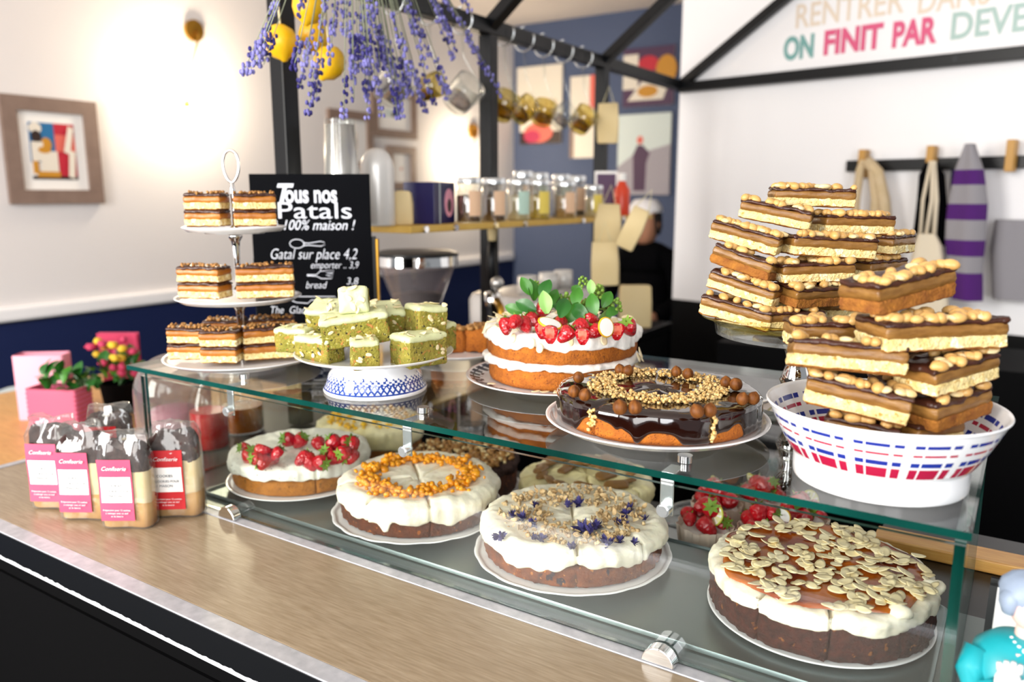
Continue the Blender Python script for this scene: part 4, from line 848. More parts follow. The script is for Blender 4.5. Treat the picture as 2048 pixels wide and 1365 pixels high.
# ================================================================== bags of baking mix on the counter
def bag(x, y, yaw, lab, labmat, h=.158, seed=1, wd=.084, dpth=.038):
    p = Vector((x, y, 1.0505))
    e = empty('mix_bag', p, YAW + yaw, lab, 'bag', 'clear bags of baking mix on the counter')
    o = rrect(wd, dpth, .012, 4, .006); oi = rrect(wd - .004, dpth - .004, .011, 4, .006)
    MB().ring(oi, [(.006, .001, 0), (.001, .004), (0, .02), (.0005, .044, .003), (.012, .046, .003)], .0012, 60, seed).obj('brown_sugar', MT['sugar'], e)
    MB().ring(oi, [(.002, .040, .003), (.0003, .044, .0022), (0, .06), (.0004, h * .62, .002), (.012, h * .63, .002)], .0014, 50, seed + 1).obj('flour', MT['flour'], e)
    MB().ring(oi, [(.003, h * .60, .003), (.001, h * .64, .003), (.002, h * .75, .004), (.004, h * .84, .005), (.009, h * .9, .006), (.016, h * .93, .005)], .003, 70, seed + 2).obj('chocolate_chips', MT['choc_bits'], e)
    MB().ring(o, [(.003, .0004, 0), (.0, .004, .0006), (-.0008, .03, .001), (-.0008, .06, .001), (-.0008, h * .62, .0015), (-.0005, h * .72, .004), (.001, h * .8, .006), (.003, h * .88, .008), (.006, h * .96, .008), (.010, h * 1.02, .007), (.018, h * 1.03, .007)], .001, 42, seed + 3).obj('plastic_wrap', MT['plastic'], e, sharp=25)
    lw, l0, l1 = .054, .016, .118; x0 = -wd / 2 + .006
    def lf(u, v):
        x = x0 + lw * u; z = l0 + (l1 - l0) * v
        return Vector((x, -dpth / 2 - .0026 - .0008 * math.sin(v * 7 + seed) - .0006 * math.sin(u * 5), z))
    l = MB().sheet(lf, 10, 16).obj('label', MT[labmat], e)
    def wf(u, v): q = lf(.06 + u * .9, .30 + v * .42); return Vector((q.x, q.y - .0008, q.z))
    MB().sheet(wf, 8, 8).obj('label_panel', MT['paper_white'], l)
    def t(s, u, v, size, m, b=0, shx=0, sx=1):
        q = lf(u, v); text('label_print', s, size, MT[m], l, (q.x, q.y - .0016, q.z), (PI / 2, 0, 0), b, shx, sx, 'CENTER', .0001)
    t('Confiserie', .5, .83, .0095, 'paper_white', 0, .4); t('COOKIES', .46, .56, .0062, 'ink_grey'); t('COOKIES POUR', .52, .47, .0055, 'ink_grey'); t('MAISON', .48, .39, .0058, 'ink_grey')
    t('Préparation pour 12 cookies', .5, .17, .0038, 'paper_white'); t('à mélanger avec un œuf', .5, .12, .0038, 'paper_white'); t('et du beurre', .5, .07, .0038, 'paper_white')
    return e
bag(-1.188, .685, -.02, 'pink labelled bag of cookie mix in front of the others, nearest the counter edge', 'pink_label', .155, 1)
bag(-1.279, .667, -.05, 'pink labelled bag of cookie mix, second from the left in the group', 'pink_label', .158, 7)
bag(-1.368, .664, -.08, 'pink labelled bag of cookie mix at the far left of the group', 'pink_label', .158, 15)
bag(-1.163, .757, .04, 'bag of cookie mix with a dark red label beside the glass case', 'red_label', .158, 22)
bag(-1.385, .775, .1, 'bag of cookie mix mostly hidden at the back of the group', 'red_label', .15, 31)
# ================================================================== left of the case: bottles, dome, table with flowers
def bottle(x, y, z, r, h, lab, fill):
    e = empty('swing_top_bottle', (x, y, z), 0, lab, 'bottle')
    pr = [(.0005, 0), (r * .9, 0), (r, .006), (r, h * .50), (r * .8, h * .62), (r * .42, h * .72), (r * .38, h * .9), (r * .42, h * .93), (r * .42, h)]
    MB().lathe(pr, 40).obj('glass_body', MT['clear'], e)
    MB().lathe([(.0005, .003), (r * .86, .003), (r * .94, .008), (r * .94, h * fill), (.0005, h * fill)], 40).obj('drink', MT['red_syrup'], e, sharp=50)
    MB().ball((0, 0, h * 1.02), (r * .42, r * .42, r * .3), 16).obj('stopper', MT['porcelain'], e)
    c = [(r * .62 * math.cos(t), r * .5 * math.sin(t) * .3, h * .93 + r * .9 * math.sin(t)) for t in [2 * PI * i / 24 for i in range(24)]]
    MB().tube(c, .0022, 8, closed=True).obj('wire_clip', MT['chrome'], e)
bottle(-1.43, 1.015, 1.05, .040, .205, 'swing top bottle of bright red drink beyond the left end of the case', .40)
e = empty('jam_jar', (-1.475, 1.135, 1.05), 0, 'clear jar half full of dark red jam behind the red bottle', 'jar')
MB().lathe([(.0005, 0), (.044, 0), (.047, .005), (.047, .10), (.034, .13), (.034, .15)], 40).obj('glass_body', MT['clear'], e)
MB().lathe([(.0005, .003), (.042, .003), (.045, .008), (.045, .06), (.0005, .06)], 40).obj('jam', MT['jam'], e, sharp=50); MB().lathe([(.0005, .155), (.036, .155), (.037, .14), (.035, .14)], 32).obj('lid', MT['tin_silver'], e, sharp=40)
e = empty('cake_dome', (-1.575, 1.03, 1.05), 0, 'clear rounded cake dome with a pink cake inside behind the bags', 'cake dome')
MB().lathe([(.0805, .004), (.0805, .10)] + [(.0805 * math.cos(t), .10 + .085 * math.sin(t)) for t in [PI / 2 * i / 14 for i in range(1, 14)]] + [(.0005, .185)], 56).obj('dome', MT['smoke'], e)
MB().lathe([(.0005, 0), (.092, 0), (.095, .004), (.0005, .0045)], 56).obj('base', MT['porcelain'], e)
MB().lathe([(.0005, .005), (.05, .005), (.05, .055), (.045, .062), (.0005, .064)], 40).obj('cake', MT['pink_box'], e)
tb = empty('side_table', (-2.35, 1.15, 0), 0, 'warm wooden table to the left beyond the counter end', 'table')
part(MB().ring(rrect(.98, 1.15, .03, 6), [(.004, .925), (0, .929), (0, .947), (.004, .95)], M=Matrix.Translation((-2.26, 1.2, 0))), 'tabletop', MT['oak_warm'], tb, sharp=40)
for x in (-2.68, -1.84):
    for y in (.72, 1.68): part(MB().cyl((x, y, .926), (x, y, 0), .022, 12, .014), 'leg', MT['black_metal'], tb)
e = empty('shell_chair', at(22, 850, 3.0) * 1, .9, 'pale grey shell chair behind the wooden table at the far left', 'chair'); e.location.z = 0
part_ = MB().sheet(lambda u, v: Vector(((u - .5) * .44 * (1 - .25 * v * v), .2 + .05 * v + .10 * (1 - (2 * u - 1) ** 2) - .08, .46 + (.36 - .12 * (2 * u - 1) ** 4 * 1) * v)), 16, 10).obj('backrest', MT['chair_grey'], e); solid(part_, .008)
solid(MB().sheet(lambda u, v: Vector(((u - .5) * .44, (v - .5) * .42, .45 + .03 * (2 * u - 1) ** 2)), 12, 8).obj('seat', MT['chair_grey'], e), .01)
for x in (-.17, .17):
    for y in (-.16, .16): MB().cyl((x * .7, y * .7, .44), (x * 1.15, y * 1.15, 0), .013, 10, .010).obj('leg', MT['oak_warm'], e)
def onT(px, d): p = at(px, 800, d); return (p.x, p.y, .9505)
e = empty('paper_bag', onT(93, 2.28), YAW + .1, 'plain light pink paper bag standing at left on the side table', 'bag')
MB().ring(rrect(.135, .06, .006, 2), [(.001, 0), (0, .004), (0, .185), (.001, .187)], .002, 20, 3, caps=(True, False)).obj('body', MT['pink_box'], e, sharp=40)
e = empty('planter_box', onT(120, 2.10), YAW - .12, 'deep pink ribbed planter box with leafy stems behind the bags', 'planter')
mb = MB().ring(rrect(.145, .075, .008, 3), [(.002, 0), (0, .003)] + [(0 if i % 2 else .003, .006 + i * .006) for i in range(21)] + [(.001, .134), (.008, .134), (.008, .12)]); mb.obj('box', MT['pink_rib'], e, sharp=30)
for i in range(34):
    q = Vector((R.uniform(-.05, .09), R.uniform(-.03, .03), .115)); s = R.uniform(1, 1.5); inst(LEAVES[R.choice((0, 1, 1))], e, 'leaf', q + Vector((0, 0, R.uniform(0, .055))), Matrix.Rotation(R.uniform(0, 6.3), 3, 'Z') @ Matrix.Rotation(R.uniform(.2, 1.3), 3, 'X'), s)
e = empty('flower_pot', onT(240, 2.34), 0, 'dark pot of pink and yellow flowers on the side table', 'plant')
MB().lathe([(.0005, 0), (.04, 0), (.052, .09), (.048, .09), (.04, .07), (.0005, .07)], 32).obj('pot', MT['black_matte'], e, sharp=40)
for i in range(30): inst(LEAVES[R.choice((0, 1))], e, 'leaf', (R.uniform(-.06, .06), R.uniform(-.05, .05), R.uniform(.07, .16)), Matrix.Rotation(R.uniform(0, 6.3), 3, 'Z') @ Matrix.Rotation(R.uniform(.2, 1.2), 3, 'X'), R.uniform(1, 1.6))
for i in range(22):
    MB().ball((0, 0, 0), (R.uniform(.010, .02), R.uniform(.010, .018), .01), 9, amp=.5, f=90).obj('flower', MT['flower_pink' if i % 3 else 'flower_yellow'], e, (R.uniform(-.08, .08), R.uniform(-.05, .05), R.uniform(.12, .225)))
e = empty('greeting_card', onT(250, 2.45), YAW, 'magenta card standing behind the flower pot', 'card')
MB().box((0, 0, .11), (.12, .002, .22)).obj('front_sheet', MT['flower_pink'], e, smooth=False); MB().box((0, .02, .109), (.12, .002, .22), Matrix.Rotation(.17, 4, 'X')).obj('back_sheet', MT['flower_pink'], e, smooth=False)
# ================================================================== chalkboard
a, b_ = at(497, 348, 1.60), at(738, 353, 1.60)
cb = empty('chalkboard', Vector(((a.x + b_.x) / 2, (a.y + b_.y) / 2, ZG)), YAW - .0, 'black chalkboard with handwritten cake prices behind the tier stand', 'chalkboard')
W = (b_ - a).length; H = a.z - ZG
MB().box((0, .004, H / 2), (W, .008, H)).obj('board', MT['board_black'], cb, smooth=False, bev=.001)
MB().box((W / 2 + .006, .018, .105), (.012, .014, .21)).obj('easel_leg', MT['gold_brass'], cb, smooth=False, bev=.001); MB().box((W / 2 + .003, .012, .108), (.008, .012, .214)).obj('easel_edge', MT['black_metal'], cb, smooth=False)
MB().box((-W / 2 + .003, .014, .085), (.012, .012, .17)).obj('easel_edge', MT['black_metal'], cb, smooth=False)
S = 1.6 / FPX
def ck_(px, py): return ((px - 617.5) * S, -.0008, H - (py - 350) * S * 1.0)
def ch(s, px, py, wpx, hpx, bold=0, shx=0):
    o = text('chalk_lettering', s, .02, MT['chalk'], cb, ck_(px, py), (PI / 2, 0, 0), bold, shx, 1, 'LEFT', .0003)
    xs = [v.co.x for v in o.data.vertices]; ys = [v.co.y for v in o.data.vertices]
    k = wpx * S / (max(xs) - min(xs)); o.scale = (k, hpx * S / max(ys), 1)
ch('T', 545, 407, 34, 38, .0006, .3); ch('ous nos', 568, 406, 104, 24, .0005); ch('Patals', 548, 438, 148, 32, 0); ch('à 100% maison !', 540, 461, 166, 20, 0, .3)
ch('Gatal sur place 4,2', 530, 520, 176, 21, -.0002, .3); ch('emporter .. 3,9', 612, 539, 98, 14, -.0002, .3); ch('bread', 600, 580, 44, 14, -.0002, .3); ch('3,8', 684, 572, 24, 14, -.0002, .2); ch('The  Glace  Pain', 524, 632, 120, 15, -.0002, .25)
def line(pts, r=.0009): MB().tube([Vector(ck_(*p)) for p in pts], r, 6).obj('chalk_drawing', MT['chalk'], cb)
def oval(x0, x1, y0, y1): return [((x0 + x1) / 2 + (x1 - x0) / 2 * math.cos(t), (y0 + y1) / 2 + (y1 - y0) / 2 * math.sin(t)) for t in [2 * PI * i / 20 for i in range(21)]]
line(oval(573, 602, 480, 498)); line([(600, 487), (612, 488), (635, 484), (643, 486), (644, 491), (636, 494), (612, 492), (600, 493)])
line([(605, 552), (624, 552), (632, 545), (660, 543), (658, 548), (644, 548), (658, 550), (658, 553), (644, 553), (657, 557), (655, 560), (634, 560), (624, 555), (605, 554)])
line([(562, 600), (570, 597), (660, 597), (664, 602), (655, 606), (612, 604), (604, 611), (580, 609), (562, 601)])
# ================================================================== on the side counter
e = empty('coffee_grinder', (-1.46, 1.745, 1.05), 0, 'coffee grinder with a clear cone hopper of dark beans and black lid', 'coffee grinder')
MB().lathe([(.0005, 0), (.07, 0), (.075, .01), (.06, .04), (.055, .15), (.06, .185), (.0005, .19)], 40).obj('body', MT['black_metal'], e)
MB().lathe([(.052, .19), (.058, .20), (.112, .345), (.114, .365)], 48).obj('hopper', MT['smoke'], e)
MB().lathe([(.0005, .193), (.050, .193), (.0545, .204), (.074, .252), (.0005, .262)], 40).obj('coffee_beans', MT['coffee'], e)
MB().lathe([(.112, .335), (.1165, .336), (.1165, .362), (.112, .363)], 48).obj('band', MT['chrome'], e, sharp=40)
MB().lathe([(.0005, .378), (.10, .376), (.117, .37), (.118, .363), (.10, .362), (.0005, .362)], 48).obj('lid', MT['black_metal'], e, sharp=40)
p = onx(985, 560, -1.46)
e = empty('espresso_machine', (-1.5, p.y + .32, 1.05), 0, 'low silver espresso machine on the side counter behind the layered sponge', 'coffee machine')
MB().ring(rrect(.3, .42, .03, 5), [(.01, .03), (0, .04), (0, .17), (.012, .19), (.03, .195)]).obj('body', MT['tin_silver'], e, sharp=40)
MB().ring(rrect(.28, .4, .03, 5), [(.0, 0), (0, .03)]).obj('base', MT['black_matte'], e)
for y in (-.12, .02, .13): MB().lathe([(.0005, 0), (.036, 0), (.034, .06), (.03, .06), (.031, .004), (.0005, .004)], 24).obj('stacked_cup', MT['tin_white'], e, (.05, y, .196))
e = empty('tap_tower', (-1.315, onx(985, 560, -1.315).y, 1.05), 0, 'chrome and brass tap tower with a tall black lever in front of the post', 'tap')
MB().lathe([(.0005, 0), (.045, 0), (.04, .02), (.02, .03), (.016, .20), (.024, .21), (.024, .25), (.0005, .255)], 28).obj('column', MT['chrome'], e)
MB().tube([(.02, -.01, .23), (.05, -.03, .21), (.06, -.035, .13)], .011, 10).obj('spout', MT['gold_brass'], e); MB().tube([(0, 0, .25), (-.004, .0, .33), (0, 0, .40)], [.008, .014, .011], 12).obj('lever', MT['black_metal'], e)
MB().cyl((0, 0, .40), (0, 0, .45), .012, 14, .016).obj('lever_cap', MT['kraft'], e); MB().ball((.03, -.02, .28), .02, 14).obj('valve', MT['tin_silver'], e)
# ================================================================== on the shelf
ZS = 1.5085
def onS(px, X=-1.3): p = onx(px, 420, X); return Vector((X, p.y, ZS))
e = empty('cup_stack', onS(686, -1.31), 0, 'tall stack of upturned clear cups at the left end of the shelf', 'cups')
MB().lathe([(.044, 0), (.044, .03), (.043, .03), (.0425, .10), (.040, .10), (.036, .2), (.0335, .236), (.0005, .238)], 40).obj('outer_cup', MT['clear'], e, sharp=30)
MB().lathe([(.041, .002), (.039, .09), (.032, .225), (.0005, .226)], 32).obj('inner_cups', MT['tin_silver'], e)
e = empty('metal_flask', onS(757, -1.31), 0, 'white metal flask with a rounded shoulder on the shelf', 'flask')
MB().lathe([(.0005, 0), (.038, 0), (.0395, .004), (.0395, .13)] + [(.006 + .0335 * math.cos(t), .13 + .05 * math.sin(t)) for t in [PI / 2 * i / 10 for i in range(1, 11)]] + [(.0005, .18)], 40).obj('body', MT['tin_white'], e)
q = MB().ring(rrect(.05, .03, .008, 4), [(.002, 0), (0, .004), (.001, .05), (.005, .078), (.011, .082)], .002, 40, 3).obj('paper_pouch', MT['kraft'], None, onS(806, -1.30), (0, 0, YAW)); tag(q, 'small cream paper pouch leaning by the dark blue box on the shelf', 'pouch')
p = onS(860, -1.315)
e = empty('tea_box', p, .22, 'dark blue carton with an oval portrait on its right side on the shelf', 'box')
MB().box((0, 0, .052), (.085, .125, .104)).obj('carton', MT['box_navy'], e, smooth=False, bev=.001)
MB().box((.0432, -.03, .05), (.0006, .004, .104)).obj('pale_stripe', MT['print_sky'], e, smooth=False)
MB().ring([(.026 * math.cos(t), .036 * math.sin(t)) for t in [2 * PI * i / 28 for i in range(28)]], [(0, 0), (0, .0012)], M=Matrix.Translation((.043, .024, .052)) @ Matrix.Rotation(PI / 2, 4, 'Y') @ Matrix.Rotation(PI / 2, 4, 'Z')).obj('portrait_oval', MT['pink_box'], e, smooth=False)
MB().ball((.044, .024, .045), (.0015, .013, .018), 12).obj('portrait_hair', MT['print_dark'], e)
def jar(px, X, r, h, fill, lab, labmat):
    e = empty('glass_jar', onS(px, X), 0, lab, 'jar', 'glass jars with silver lids on the shelf')
    MB().lathe([(.0005, .0), (r * .95, .0), (r, .004), (r, h * .84), (r * .86, h * .88), (r * .86, h * .9)], 36).obj('glass_body', MT['jar_glass'], e)
    MB().lathe([(.0005, .003), (r * .93, .003), (r * .93, h * .6), (.0005, h * .62)], 28).obj('contents', MT[fill], e, sharp=50)
    MB().lathe([(r * .9, h * .86), (r * .98, h * .87), (r * .98, h * .97), (r * .9, h), (.0005, h * 1.005)], 36).obj('lid', MT['steel_satin'], e, sharp=40)
    al = math.atan2(-onS(px, X).y, -X) ; mb = MB()
    mb.sheet(lambda u, v: Vector(((r + .0008) * math.cos(al + .75 - u * 1.1 + .35), (r + .0008) * math.sin(al + .75 - u * 1.1 + .35), h * (.15 + .55 * v))), 10, 2); mb.obj('jar_label', MT[labmat], e)
for i, (px, X, r, h, f, w_, lm) in enumerate([(938, -1.262, .034, .118, 'tea_leaf', 'first glass jar with a peach label in the front row from the left', 'label_peach'), (988, -1.262, .034, .118, 'tea_leaf', 'second glass jar with a peach label in the front row from the left', 'label_peach'),
    (1037, -1.262, .034, .118, 'flour', 'third glass jar from the left in the front row, with a mint label', 'label_mint'), (1078, -1.262, .034, .118, 'flower_yellow', 'fourth glass jar from the left in the front row, with yellow contents', 'label_yellow'),
    (1131, -1.262, .034, .116, 'sugar', 'fifth glass jar from the left in the front row, with an orange label', 'label_peach'), (1187, -1.262, .032, .105, 'flour', 'short glass jar at the right end of the front row', 'label_yellow'),
    (1046, -1.338, .032, .145, 'tea_leaf', 'taller glass jar at the left of the back row', 'label_peach'), (1078, -1.338, .032, .142, 'tea_leaf', 'taller glass jar, second in the back row', 'label_mint'), (1122, -1.338, .032, .140, 'coffee', 'taller glass jar, third in the back row', 'label_mint'), (1153, -1.338, .032, .138, 'coffee', 'taller glass jar at the right of the back row', 'label_peach')]):
    jar(px, X, r, h, f, w_, lm)
e = empty('drink_bottle', onS(1243, -1.27), 0, 'orange red drink bottle with a white cap at the right end of the shelf', 'bottle')
MB().lathe([(.0005, 0), (.028, 0), (.029, .004), (.029, .09), (.014, .115), (.013, .13), (.0005, .131)], 28).obj('body', MT['orange_drink'], e); MB().lathe([(.0145, .122), (.0145, .15), (.0005, .151)], 20).obj('cap', MT['paper_white'], e, sharp=40)
e = empty('photo_card', onS(1212, -1.345), YAW, 'small dark photo card with a white border behind the last jar', 'card')
MB().box((0, 0, .08), (.085, .003, .16), Matrix.Rotation(-.1, 4, 'X')).obj('card', MT['paper_white'], e, smooth=False); MB().box((0, -.002, .08), (.07, .002, .14), Matrix.Rotation(-.1, 4, 'X')).obj('print', MT['print_purple'], e, smooth=False)
for i, (px, py, w_, h_, rl, lab) in enumerate([(1216, 247, .075, .14, .0, 'small cream tag hanging high on the right post'), (1216, 448, .085, .125, .05, 'cream paper bag hanging by the right end of the shelf'), (1210, 528, .085, .135, -.04, 'lowest cream paper bag with a yellow bottom hanging on the right post'), (1266, 458, .055, .125, .42, 'tilted cream paper bag hanging right of the others')]):
    p = onx(px, py, (-1.33, -1.15, -1.10, -.98)[i]); e = empty('hanging_bag', p, YAW - .3, lab, 'bag'); k = Matrix.Rotation(rl, 4, 'Y')
    MB().ring(rrect(w_, .02, .006, 3), [(.004, -h_ / 2), (0, -h_ / 2 + .004), (-.002, 0), (.008 if i == 1 else .003, h_ / 2)], .003, 25, i, k).obj('body', MT['kraft'], e)
    MB().tube([k @ Vector((-.02, 0, h_ / 2)), k @ Vector((0, .01, h_ / 2 + .06)), k @ Vector((.02, 0, h_ / 2))], .0015, 6).obj('string', MT['string'], e)
# ================================================================== hanging from the frame
for i, (px, py, r, lab) in enumerate([(562, 84, .0335, 'lemon hanging in front of the left post'), (628, 72, .033, 'upper lemon of the hanging pair beside the lavender'), (659, 126, .033, 'lowest hanging lemon, right of the left post'), (618, 12, .033, 'topmost hanging lemon, partly out of view')]):
    p = onx(px, py, (-1.335, -1.335, -1.262, -1.255)[i]); e = empty('lemon', p, 0, lab, 'lemon', 'lemons hanging on strings')
    MB().lathe([(.0003, -r * 1.22), (r * .16, -r * 1.18), (r * .3, -r * 1.02), (r * .7, -r * .78), (r * .96, -r * .3), (r, .1 * r), (r * .85, r * .6), (r * .45, r * .95), (r * .15, r * 1.06), (.0003, r * 1.1)], 28).obj('fruit', MT['lemon'], e, None, (R.uniform(-.4, .4), R.uniform(-.4, .4), 0))
    MB().tube([(0, 0, r), (-.004, 0, .08), (-.01, 0, 2.062 - p.z)], .0022, 6).obj('string', MT['string'], e)
lb = empty('lavender_bunch', (-1.12, 1.175, 2.20), 0, 'large bunch of dried lavender hanging upside down from the frame', 'dried flowers')
T0 = lb.location.copy(); tips = [(500, 143), (488, 143), (512, 128), (530, 62), (527, 130), (545, 10), (600, 175), (610, 128), (598, 30), (588, 135), (632, 198), (617, 222), (660, 122), (645, 45), (708, 198), (735, 232), (742, 182), (705, 142)]
for i in range(40): tips.append((R.gauss(812, 66), R.gauss(150, 55)))
for i in range(8): tips.append((R.gauss(725, 30), R.gauss(90, 50)))
for i in range(8): tips.append((R.gauss(920, 14), R.uniform(20, 120)))
for i, (px, py) in enumerate(tips[:90]):
    tip = onx(px, min(py, 232), -1.14 + R.uniform(-.07, .09)) - T0; dirv = (tip - Vector((0, 0, 0))).normalized(); mid = tip * .5 + Vector((0, 0, .03)) ; mb = MB()
    mb.tube([(0, 0, 0), mid, tip], .0009, 5); L = tip.length; sp = R.uniform(.05, .10)
    for k in range(6):
        s = k / 5 + R.uniform(-.05, .05); c = tip - dirv * sp * s * s if False else tip + (mid - tip).normalized() * sp * s
        for q in range(R.choice((2, 4, 6))):
            aa = R.uniform(0, 6.3); mb.ball(c + Vector((math.cos(aa), math.sin(aa), R.uniform(-.6, .6))) * .0052, (.0033, .0033, .0046), 6, mi=1)
    mb.obj('sprig', [MT['stem_grey'], MT['lavender']], lb)
def mug(px, py, r, amber, lab, tilt):
    p = onx(px, py, SX); e = empty('hanging_mug', p, YAW, lab, 'glass mug', 'glass mugs hanging on rings from the frame'); k = Matrix.Rotation(tilt, 4, 'Y') @ Matrix.Rotation(.5, 4, 'X')
    MB().lathe([(.0005, -r), (r * .8, -r), (r * .92, -r * .85), (r, r * .2), (r * .98, r), (r * .94, r), (r * .94, -r * .6), (.0005, -r * .75)], 30, k).obj('glass_body', MT['yellow_glass' if amber else 'clear'], e)  # amber reflections on clear glass are put into the glass and fill colours
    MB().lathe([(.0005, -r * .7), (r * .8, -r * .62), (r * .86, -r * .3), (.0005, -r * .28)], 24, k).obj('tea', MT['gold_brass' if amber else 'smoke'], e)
    zz = BZ - p.z; c = [(.0, .036 * math.sin(t), zz + .036 * math.cos(t) - .002) for t in [2 * PI * i / 26 for i in range(22)]]
    MB().tube([Matrix.Rotation(PI / 2 - YAW, 4, 'Z') @ Vector(q) for q in c], .0028, 8).obj('ring_hook', MT['steel_satin'], e)
    MB().tube([(0, 0, zz - .0405), (0.004, 0, zz * .5), (r * .9, 0, r * .8), (r * 1.35, 0, 0), (r * .9, 0, -r * .6)], .0035, 8).obj('handle', MT['clear'], e)
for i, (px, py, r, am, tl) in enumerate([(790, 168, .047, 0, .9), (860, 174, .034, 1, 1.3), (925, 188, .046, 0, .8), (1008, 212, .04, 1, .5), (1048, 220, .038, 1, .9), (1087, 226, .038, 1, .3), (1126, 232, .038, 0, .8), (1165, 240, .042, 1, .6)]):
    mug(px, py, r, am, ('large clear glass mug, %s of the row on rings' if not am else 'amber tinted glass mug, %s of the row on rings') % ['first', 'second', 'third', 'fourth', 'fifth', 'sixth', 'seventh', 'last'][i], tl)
# ================================================================== pictures and lamps on the left wall
LX = -3.617
def wallpic(x0, x1, y0, y1, lab, prints, fw=.045, mt=.05, wallx=LX):
    """frame on the left wall between picture columns x0..x1; y0,y1 = rows at the middle"""
    a, b = onx(x0, (y0 + y1) / 2, wallx), onx(x1, (y0 + y1) / 2, wallx); xm = (x0 + x1) / 2
    zt, zb = onx(xm, y0, wallx).z, onx(xm, y1, wallx).z; w_, h_ = b.y - a.y, zt - zb
    e = empty('framed_picture', (wallx, (a.y + b.y) / 2, (zt + zb) / 2), PI / 2, lab, 'picture')
    mb = MB(); t = .022
    for c, d in (((0, 0, h_ / 2 - fw / 2), (w_, t, fw)), ((0, 0, -h_ / 2 + fw / 2), (w_, t, fw)), ((-w_ / 2 + fw / 2, 0, 0), (fw, t, h_ - 2 * fw)), ((w_ / 2 - fw / 2, 0, 0), (fw, t, h_ - 2 * fw))): mb.box((c[0], -t / 2, c[2]), d)
    mb.obj('frame', MT['frame_taupe'], e, smooth=False)
    iw, ih = w_ - 2 * fw, h_ - 2 * fw
    MB().box((0, -.004, 0), (iw, .006, ih)).obj('mount', MT['paper_white'], e, smooth=False)
    pw, ph = iw - 2 * mt, ih - 2 * mt; mb = MB(); mats = []
    for k, (m, pts) in enumerate(prints):
        if MT[m] not in mats: mats.append(MT[m])
        mb.add([((u - .5) * pw, -.0075 - .0004 * k, (v - .5) * ph) for u, v in pts], [tuple(range(len(pts)))], mats.index(MT[m]))
    mb.obj('print', mats, e, smooth=False); return e
def rc(u0, u1, v0, v1): return [(u0, v0), (u1, v0), (u1, v1), (u0, v1)]
def ov(u, v, a, b): return [(u + a * math.cos(t), v + b * math.sin(t)) for t in [2 * PI * i / 18 for i in range(18)]]
P1 = [('print_blue', rc(0, .55, .3, 1)), ('print_red', rc(.55, 1, 0, 1)), ('print_coral', rc(.55, 1, .5, .8)), ('print_red', rc(.5, 1, 0, .45)), ('print_dark', rc(0, 1, 0, .06)), ('print_white', ov(.14, .9, .14, .1)), ('print_dark', ov(.15, .75, .11, .11)), ('print_gold', ov(.35, .62, .12, .12)),
      ('print_white', rc(.02, .28, .32, .66)), ('print_white', rc(.2, .58, .12, .5)), ('print_gold', ov(.3, .52, .14, .06)), ('print_gold', rc(.02, .14, .1, .32)), ('print_gold', rc(.1, .6, .04, .14)), ('print_white', [(.72, .5), (.85, .45), (.98, .92), (.86, .97)]), ('print_white', [(.78, .05), (.92, .02), (.98, .5), (.84, .54)])]
wallpic(6, 195, 197, 408, 'brown framed picture of pastry in blue and red on the white wall at far left', P1, .06, .045)
wallpic(741, 829, 178, 276, 'small brown framed picture above the metal flask on the white wall', [('print_sky', rc(0, 1, 0, 1)), ('print_dark', rc(.35, .6, .1, .6)), ('print_blue', rc(.6, .8, .1, .6))], .05, .08)
wallpic(772, 828, 293, 380, 'lower brown framed picture with a red print behind the metal flask', [('print_white', rc(0, 1, 0, 1)), ('print_red', rc(.2, .8, .0, .6))], .05, .08)
wallpic(655, 742, 222, 340, 'brown framed picture mostly hidden behind the stack of cups', [('print_white', rc(0, 1, 0, 1)), ('print_dark', rc(.6, .9, .3, .6))], .05, .08)
def sconce(px, py, bx, by, lab, pw, arm=True):
    p = onx(px, py, LX); q = onx(bx, by, LX + .07); e = empty('wall_sconce', p, 0, lab, 'wall lamp', 'brass wall lamps on the white wall')
    MB().cyl((0, 0, 0), (.022, 0, 0), .052, 28).obj('wall_disc', MT['gold_brass'], e, sharp=40)
    d = q - p; MB().tube([(.02, 0, 0), (.05, 0, -.03), d * .6 + Vector((.02, 0, 0)), d + Vector((0, 0, .04))], .006, 8).obj('arm', MT['gold_brass'], e)
    MB().ball(tuple(d), (.045, .045, .055), 18).obj('bulb', MT['bulb'], e)
    MB().cyl(d - Vector((0, 0, .05)), d - Vector((0, 0, .085)), .014, 12).obj('bulb_tip', MT['gold_brass'], e)
    l = bpy.data.lights.new('sconce_light', 'POINT'); l.energy = pw; l.color = (1, .84, .62); l.shadow_soft_size = .06
    o = bpy.data.objects.new('sconce_light', l); COL.objects.link(o); o.location = q + Vector((.09, 0, 0))
sconce(385, 62, 372, 178, 'brass disc wall lamp glowing warm at upper left between the frame and the post', 13)
sconce(944, 262, 932, 318, 'second brass disc wall lamp glowing behind the shelf and the middle post', 11)
